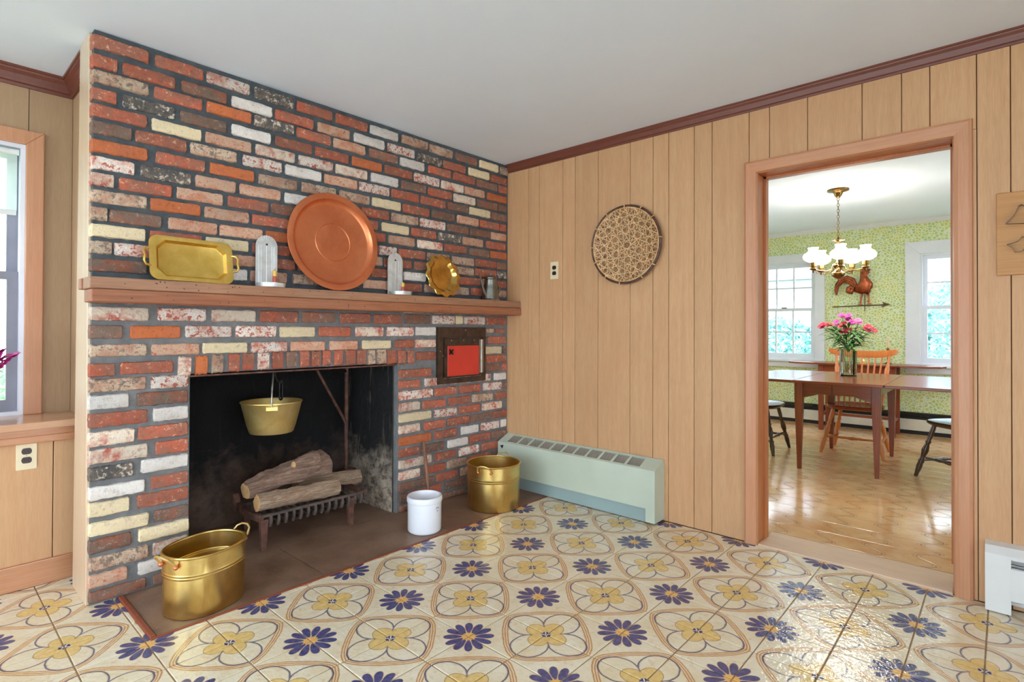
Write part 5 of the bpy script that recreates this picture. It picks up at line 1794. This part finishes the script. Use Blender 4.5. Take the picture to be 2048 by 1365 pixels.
def bloom(root, c, size, mat, rnd, out):
    """lily-like blossom: six pointed petals opening outwards"""
    m = MB()
    o = out.normalized()
    a = o.orthogonal().normalized()
    b = o.cross(a)
    for k in range(6):
        t = 2 * math.pi * k / 6 + rnd.uniform(-.2, .2)
        side = a * math.cos(t) + b * math.sin(t)
        leaf_blade(m, c - o * size * 0.4, o * 0.75 + side * 0.75, o - side, size * rnd.uniform(0.95, 1.15), size * 0.46, 0.35)
    return m.build('blossom', mat, root, keep_normals=True)


def bouquet(root, base, blooms, rnd, nleaf, leaf_lo, leaf_hi, spread, leaf_len=0.11):
    for (c, mat, sz) in blooms:
        c = Vector(c)
        mid = base.lerp(c, 0.55) + Vector((0, 0, 0.02))
        st = MB().tube([base, base.lerp(mid, 0.5) + (c - base) * 0.02, mid, c], 0.0022, 5).build('stem', 'stem_green', root, smooth=True)
        out = (c - base) + Vector((-0.25, 0, 0.1))
        for q in range(3):
            j = Vector((rnd.uniform(-1, 1), rnd.uniform(-1, 1), rnd.uniform(-1, 1))) * sz * 0.55
            bloom(root, c + j, sz, mat, rnd, out + j * 3)
    for k in range(nleaf):
        a = rnd.uniform(0, 2 * math.pi)
        z = rnd.uniform(leaf_lo, leaf_hi)
        f = (z - leaf_lo) / (leaf_hi - leaf_lo)
        r = rnd.uniform(0.01, spread * (0.35 + 0.65 * f))
        p = Vector((base.x + r * math.cos(a), base.y + r * math.sin(a), z))
        m = MB()
        leaf_blade(m, p, Vector((math.cos(a), math.sin(a), rnd.uniform(-0.1, 1.0))), Vector((0, 0, 1)), leaf_len * rnd.uniform(0.7, 1.2), leaf_len * 0.12, rnd.uniform(0.2, 0.6))
        m.build('leaf', rnd.choice(['leaf_green', 'leaf_green', 'leaf_dark']), root, keep_normals=True)


rf = random.Random(21)
vs = thing('flower_vase', 'clear glass vase holding pink and magenta flowers on the front table', 'vase of flowers', (4.36, -0.652, TZ))
MB().lathe([(0.001, 0.0), (0.058, 0.0), (0.066, 0.006), (0.068, 0.10), (0.066, 0.225), (0.062, 0.225), (0.063, 0.10), (0.060, 0.014), (0.001, 0.012)], n=8).build('glass', 'vase_glass', vs, smooth=20, world=False)
MB().lathe([(0.001, 0.013), (0.058, 0.013), (0.061, 0.10), (0.061, 0.125), (0.001, 0.125)], n=8).build('water', 'vase_glass', vs, world=False)
for k in range(8):
    a = 2 * math.pi * k / 8
    MB().tube([(0.045 * math.cos(a + 2), 0.045 * math.sin(a + 2), 0.015), (0.03 * math.cos(a), 0.03 * math.sin(a), 0.13), (0.045 * math.cos(a), 0.045 * math.sin(a), 0.24)], 0.0026, 5).build('stem', 'stem_green', vs, smooth=True, world=False)
BL = [(-0.4556, 1.178, 'r'), (-0.4965, 1.195, 'r'), (-0.6054, 1.2656, 'm'), (-0.6614, 1.2712, 'm'), (-0.6945, 1.2133, 'm'), (-0.7219, 1.2067, 'm'), (-0.5656, 1.2077, 'm'),
      (-0.611, 1.188, 'r'), (-0.6221, 1.1299, 'r'), (-0.6668, 1.1391, 'r'), (-0.8082, 1.1623, 'r'), (-0.8347, 1.1435, 'r'), (-0.6558, 1.2392, 'm'), (-0.7545, 1.2129, 'p')]
BM = {'r': 'petal_red', 'm': 'petal_magenta', 'p': 'petal_pink'}
bouquet(vs, Vector((4.36, -0.652, TZ + 0.21)), [((4.33 + rf.uniform(-0.07, 0.09), y + 0.0, z), BM[k], 0.030) for y, z, k in BL], rf, 150, TZ + 0.235, 1.16, 0.17)

r2 = random.Random(8)
lv = thing('ledge_bouquet', 'vase of dark magenta flowers on the ledge at the left picture edge', 'vase of flowers', (-1.03, 1.62, 0.722))
MB().lathe([(0.001, 0.0), (0.040, 0.0), (0.052, 0.05), (0.045, 0.11), (0.026, 0.15), (0.034, 0.17), (0.030, 0.17), (0.022, 0.15), (0.04, 0.11), (0.001, 0.02)], n=24).build('glass', 'stoneware', lv, smooth=35, world=False)
bouquet(lv, Vector((-1.03, 1.62, 0.89)), [((-0.922, 1.62, 1.018), 'petal_magenta', 0.034), ((-0.896, 1.62, 1.008), 'petal_magenta', 0.032), ((-0.912, 1.63, 0.982), 'petal_magenta', 0.030), ((-0.935, 1.61, 1.0), 'petal_magenta', 0.03),
                                          ((-1.02, 1.60, 1.10), 'petal_magenta', 0.03), ((-1.10, 1.63, 1.05), 'petal_red', 0.03), ((-0.98, 1.66, 1.07), 'petal_pink', 0.03)], r2, 22, 0.90, 1.02, 0.07, 0.08)

# ------------------------------------------------------------------ chandelier
CX, CY = 4.25, -0.598
ch = thing('chandelier', 'brass five-arm chandelier with lit white glass shades over the dining table', 'chandelier', (CX, CY, HC))
MB().lathe([(0.001, HC - 0.075), (0.012, HC - 0.074), (0.028, HC - 0.055), (0.036, HC - 0.030), (0.056, HC - 0.020), (0.084, HC - 0.014), (0.086, HC - 0.001), (0.001, HC - 0.001)], (CX, CY, 0), 32).build('canopy', 'antique_brass', ch, smooth=40)
z = HC - 0.070
k = 0
while z > 1.965:
    ring = []
    for i in range(14):
        a = 2 * math.pi * i / 14
        u, w = 0.0085 * math.cos(a), 0.0155 * math.sin(a)
        ring.append((CX + (u if k % 2 else 0), CY + (0 if k % 2 else u), z - 0.016 + w))
    MB().tube(ring, 0.0022, 6, closed=True).build('chain_link', 'antique_brass', ch, smooth=True)
    z -= 0.0255
    k += 1
MB().lathe([(0.004, 1.955), (0.009, 1.95), (0.010, 1.938), (0.050, 1.928), (0.052, 1.924), (0.016, 1.912), (0.011, 1.90), (0.010, 1.76), (0.014, 1.735), (0.024, 1.725), (0.044, 1.715), (0.046, 1.706), (0.020, 1.690), (0.018, 1.675),
            (0.030, 1.655), (0.055, 1.640), (0.057, 1.634), (0.050, 1.615), (0.030, 1.597), (0.010, 1.587), (0.008, 1.578), (0.001, 1.574)], (CX, CY, 0), 28).build('stem', 'antique_brass', ch, smooth=40)
AR = 0.205
for k in range(5):
    a = math.radians(191.2 + 5 + 72 * k)
    ca, sa = math.cos(a), math.sin(a)
    P = lambda r, z: (CX + r * ca, CY + r * sa, z)
    arm = MB().tube([P(0.016, 1.675), P(0.035, 1.695), P(0.050, 1.690), P(0.058, 1.668), P(0.090, 1.655), P(0.15, 1.660), P(AR, 1.668)], 0.0050, 8).build('arm', 'antique_brass', ch, smooth=True)
    MB().tube([P(0.12, 1.655), P(0.15, 1.642), P(0.175, 1.640), P(0.18, 1.650), P(0.17, 1.655)], 0.003, 6).build('scroll', 'antique_brass', arm, smooth=True)
    MB().lathe([(0.001, 1.640), (0.006, 1.645), (0.008, 1.664), (0.030, 1.672), (0.032, 1.676), (0.020, 1.682), (0.021, 1.695), (0.026, 1.700), (0.026, 1.735), (0.001, 1.735)], P(AR, 0), 20).build('burner', 'antique_brass', arm, smooth=40)
    sd = MB().lathe([(0.0815, 1.787), (0.076, 1.800), (0.064, 1.813), (0.045, 1.824), (0.038, 1.835), (0.037, 1.848), (0.044, 1.862)], P(AR, 0), 20, False, False).build('shade', 'opal_shade_glow', ch, smooth=80)
    MB().lathe([(0.028, 1.736), (0.052, 1.745), (0.076, 1.765), (0.0815, 1.787)], P(AR, 0), 20, False, False).build('bowl', 'opal_shade_lit', sd, smooth=80)

# ------------------------------------------------------------------ copper rooster weathervane on the papered wall
ROO_BODY = [(-0.4271, 1.8466), (-0.4426, 1.8818), (-0.4642, 1.8838), (-0.4765, 1.8684), (-0.4949, 1.8599), (-0.5315, 1.8464), (-0.5071, 1.8374), (-0.5162, 1.8115), (-0.5040, 1.7907), (-0.4887, 1.7990), (-0.4948, 1.7625), (-0.5252, 1.7175), (-0.5494, 1.6838), (-0.5463, 1.6445), (-0.5281, 1.6095), (-0.5158, 1.5669), (-0.4883, 1.5608), (-0.4576, 1.5693), (-0.4267, 1.5670), (-0.3955, 1.5792), (-0.3610, 1.5916), (-0.3453, 1.6179), (-0.3548, 1.6468), (-0.3863, 1.6671), (-0.4144, 1.6947), (-0.4238, 1.7451)]
ROO_TAIL = [(-0.3579, 1.6027), (-0.3452, 1.5594), (-0.3136, 1.5680), (-0.2945, 1.6056), (-0.3009, 1.6421), (-0.3264, 1.6592), (-0.3201, 1.6852), (-0.2883, 1.7053), (-0.2497, 1.7037), (-0.2174, 1.6758), (-0.2044, 1.6393), (-0.1978, 1.5876), (-0.1945, 1.5542), (-0.1749, 1.5513), (-0.1651, 1.5890), (-0.1665, 1.6486), (-0.1849, 1.7073), (-0.2175, 1.7500), (-0.2563, 1.7773), (-0.3011, 1.7834), (-0.3392, 1.7648), (-0.3707, 1.7264), (-0.3957, 1.6812), (-0.3862, 1.6525), (-0.3642, 1.6317)]
ROO_LEGS =[ [(-0.4360, 1.5702), (-0.4545, 1.5658), (-0.4421, 1.5192), (-0.4327, 1.4543), (-0.4203, 1.4510), (-0.4235, 1.5199)],[(-0.4822, 1.5647), (-0.5128, 1.5634), (-0.5127, 1.5167), (-0.5157, 1.4590), (-0.5004, 1.4559), (-0.4974, 1.5172)] ]
ROO_FEET =[ [(-0.3984, 1.4349), (-0.4512, 1.4407), (-0.4203, 1.4583), (-0.4079, 1.4841), (-0.4172, 1.4511)],[(-0.4881, 1.4396), (-0.5460, 1.4423), (-0.5187, 1.4625), (-0.4882, 1.4815), (-0.5065, 1.4521)] ]
rv = thing('rooster_weathervane', 'copper rooster weathervane standing on an arrow, mounted on the green wall', 'weathervane', (6.24, -0.44, 1.36))


def relief(name, poly, mat, bulge, x=6.255):
    cy = sum(p[0] for p in poly) / len(poly)
    cz = sum(p[1] for p in poly) / len(poly)
    sh = lambda k, dx: [(x - dx, cy + (a - cy) * k, cz + (b - cz) * k) for a, b in poly]
    return MB().rings([sh(1, -0.006), sh(1, 0.002), sh(0.88, bulge * 0.6), sh(0.6, bulge * 0.92), sh(0.2, bulge)]).build(name, mat, rv, smooth=60)


relief('body', ROO_BODY, 'copper_dark', 0.03)
# the sickle tail is built as a fan of curved feathers
tl0 = Vector((6.25, -0.375, 1.640))
for k, (pts, w) in enumerate((([(-0.385, 1.665), (-0.355, 1.735), (-0.295, 1.765), (-0.235, 1.745), (-0.195, 1.690), (-0.180, 1.615), (-0.184, 1.556)], 0.020),
                              ([(-0.378, 1.655), (-0.345, 1.715), (-0.292, 1.740), (-0.245, 1.720), (-0.212, 1.670)], 0.018),
                              ([(-0.370, 1.642), (-0.335, 1.690), (-0.296, 1.712), (-0.262, 1.706)], 0.016),
                              ([(-0.365, 1.625), (-0.335, 1.650), (-0.312, 1.630), (-0.305, 1.595), (-0.325, 1.572)], 0.022),
                              ([(-0.362, 1.612), (-0.345, 1.612), (-0.336, 1.590), (-0.345, 1.562)], 0.018))):
    P3 = [(6.245 - 0.004 * k, a, b) for a, b in pts]
    n = len(P3)
    MB().tube(P3, [w * (0.75 + 0.5 * math.sin(math.pi * (i + 0.5) / n)) * (0.55 if i == n - 1 else 1) for i in range(n)], 10).build('tail_feather', 'copper_dark', rv, smooth=True)
for poly in ROO_LEGS:
    relief('leg', poly, 'copper_dark', 0.012)
for poly in ROO_FEET:
    relief('foot', poly, 'copper', 0.012)
MB().turned((6.25, -0.1386, 1.418), (6.25, -0.69, 1.4325), [(0, .0055), (1, .0055)], 8).build('arrow_shaft', 'vane_rod', rv, smooth=True)
MB().prism([(-0.7154, 1.4333), (-0.6389, 1.4659), (-0.655, 1.4330), (-0.6269, 1.4024)], lambda u, v, t: (t, u, v), 6.246, 6.254).build('arrow_head', 'vane_rod', rv)
MB().turned((6.25, -0.4699, 1.56), (6.25, -0.4696, 1.359), [(0, .004), (1, .004)], 8).build('spindle', 'vane_rod', rv, smooth=True)
MB().turned((6.25, -0.47, 1.425), (XF - 0.001, -0.47, 1.425), [(0, .005), (1, .005)], 8).build('wall_pin', 'vane_rod', rv)

# ------------------------------------------------------------------ dining-room baseboard heater
db = thing('dining_heater', 'long cream baseboard heater under the dining-room windows', 'heater', (XF - 0.05, -0.7, 0))
MB().prism([(XF - 0.070, 0.045), (XF - 0.062, 0.042), (XF - 0.062, 0.165), (XF - 0.070, 0.160)], lambda u, v, t: (u, t, v), DYB + 0.02, DYA - 0.02).build('front_panel', 'far_plaster', db)
MB().prism([(XF - 0.070, 0.195), (XF - 0.040, 0.225), (XF - 0.001, 0.230), (XF - 0.001, 0.236), (XF - 0.042, 0.232), (XF - 0.074, 0.200)], lambda u, v, t: (u, t, v), DYB + 0.02, DYA - 0.02).build('hood', 'dark_iron', db)
MB().box(XF - 0.055, XF - 0.001, DYB + 0.02, DYA - 0.02, 0.0, 0.2).build('core', 'dark_slot', db)

# ================================================================== outdoors
struct(MB().box(-14, 22, -16, 16, -0.75, -0.6).build('ground', 'lawn_grass'))
struct(MB().box(-9.5, 2.2, -10.0, 1.9, -0.60, -0.06).build('bounce_floor', 'bounce_paving'))  # unseen pale ground added to throw daylight up at the ceiling
struct(MB().box(2.2, 16, -10.0, -3.3, -0.60, -0.06).build('dining_bounce_floor', 'bounce_paving'))  # this and the next: pale ground added to bounce light into the dining room
struct(MB().box(2.2, 8.4, 1.7, 8.0, -0.60, -0.06).build('dining_bounce_floor', 'bounce_paving'))


def shrub(name, label, cat, c, rad, n, leaf, mat, seed, trunk=None, group='trees and shrubs outside the windows'):
    rnd = random.Random(seed)
    root = thing(name, label, cat, (c[0], c[1], -0.6), group=group)
    m = MB()
    for k in range(n):
        th = rnd.uniform(0, 2 * math.pi)
        u = rnd.uniform(-1, 1)
        r = rnd.uniform(0.55, 1.0) ** 0.5
        q = math.sqrt(1 - u * u)
        p = Vector((c[0] + rad[0] * r * q * math.cos(th), c[1] + rad[1] * r * q * math.sin(th), c[2] + rad[2] * r * u))
        a = Vector((rnd.uniform(-1, 1), rnd.uniform(-1, 1), rnd.uniform(-1, 1))).normalized()
        b = a.orthogonal().normalized()
        L, w = leaf * rnd.uniform(0.7, 1.4), leaf * 0.45
        vv = [m.bm.verts.new(x) for x in (p - a * L, p + b * w, p + a * L, p - b * w)]
        m.bm.faces.new(vv)
    tag(m.build('foliage', mat, root, keep_normals=True), kind='stuff')
    h = c[2] + 0.6
    MB().turned((c[0], c[1], -0.6), (c[0] + 0.05, c[1], c[2]), [(0, 0.05 * h), (1, 0.02 * h)], 10).build('trunk', 'bark_outdoor', root, smooth=True)
    return root


shrub('shade_tree', 'pale green tree outside the window at the left edge', 'tree', (-2.6, 6.6, 2.4), (1.9, 1.4, 1.9), 9000, 0.07, 'foliage_green', 1)
shrub('garden_shrub', 'low green shrub outside the window at the left edge', 'shrub', (-1.3, 5.2, 0.1), (1.2, 0.8, 0.8), 4500, 0.05, 'foliage_green', 2)
shrub('shade_tree', 'blue-green tree seen through the right dining-room window', 'tree', (10.6, -1.55, 0.9), (1.2, 1.25, 1.3), 9000, 0.055, 'foliage_blue_green', 3)
shrub('garden_shrub', 'small green shrub seen through the left dining-room window', 'shrub', (9.4, 1.5, 0.55), (0.7, 1.0, 0.85), 5000, 0.05, 'foliage_blue_green', 4)
hs = thing('neighbour_house', 'white clapboard house seen through the left dining-room window', 'house', (11.5, 1.5, -0.6))
for k in range(22):
    zz = -0.6 + k * 0.13
    MB().rings([[(11.5, -0.1, zz), (11.47, -0.1, zz), (11.5, -0.1, zz + 0.135)], [(11.5, 5.5, zz), (11.47, 5.5, zz), (11.5, 5.5, zz + 0.135)]]).build('clapboard', 'clapboard_white', hs)
MB().box(11.5, 13.5, -0.08, 5.48, -0.6, 2.2).build('wall', 'clapboard_white', hs)
MB().box(11.44, 11.50, -0.13, 0.0, -0.6, 2.25).build('corner_board', 'clapboard_white', hs)
MB().rings([[(11.2, -0.3, 2.2), (13.8, -0.3, 2.2), (12.5, -0.3, 3.0)], [(11.2, 5.7, 2.2), (13.8, 5.7, 2.2), (12.5, 5.7, 3.0)]]).build('roof', 'sash_grey', hs)
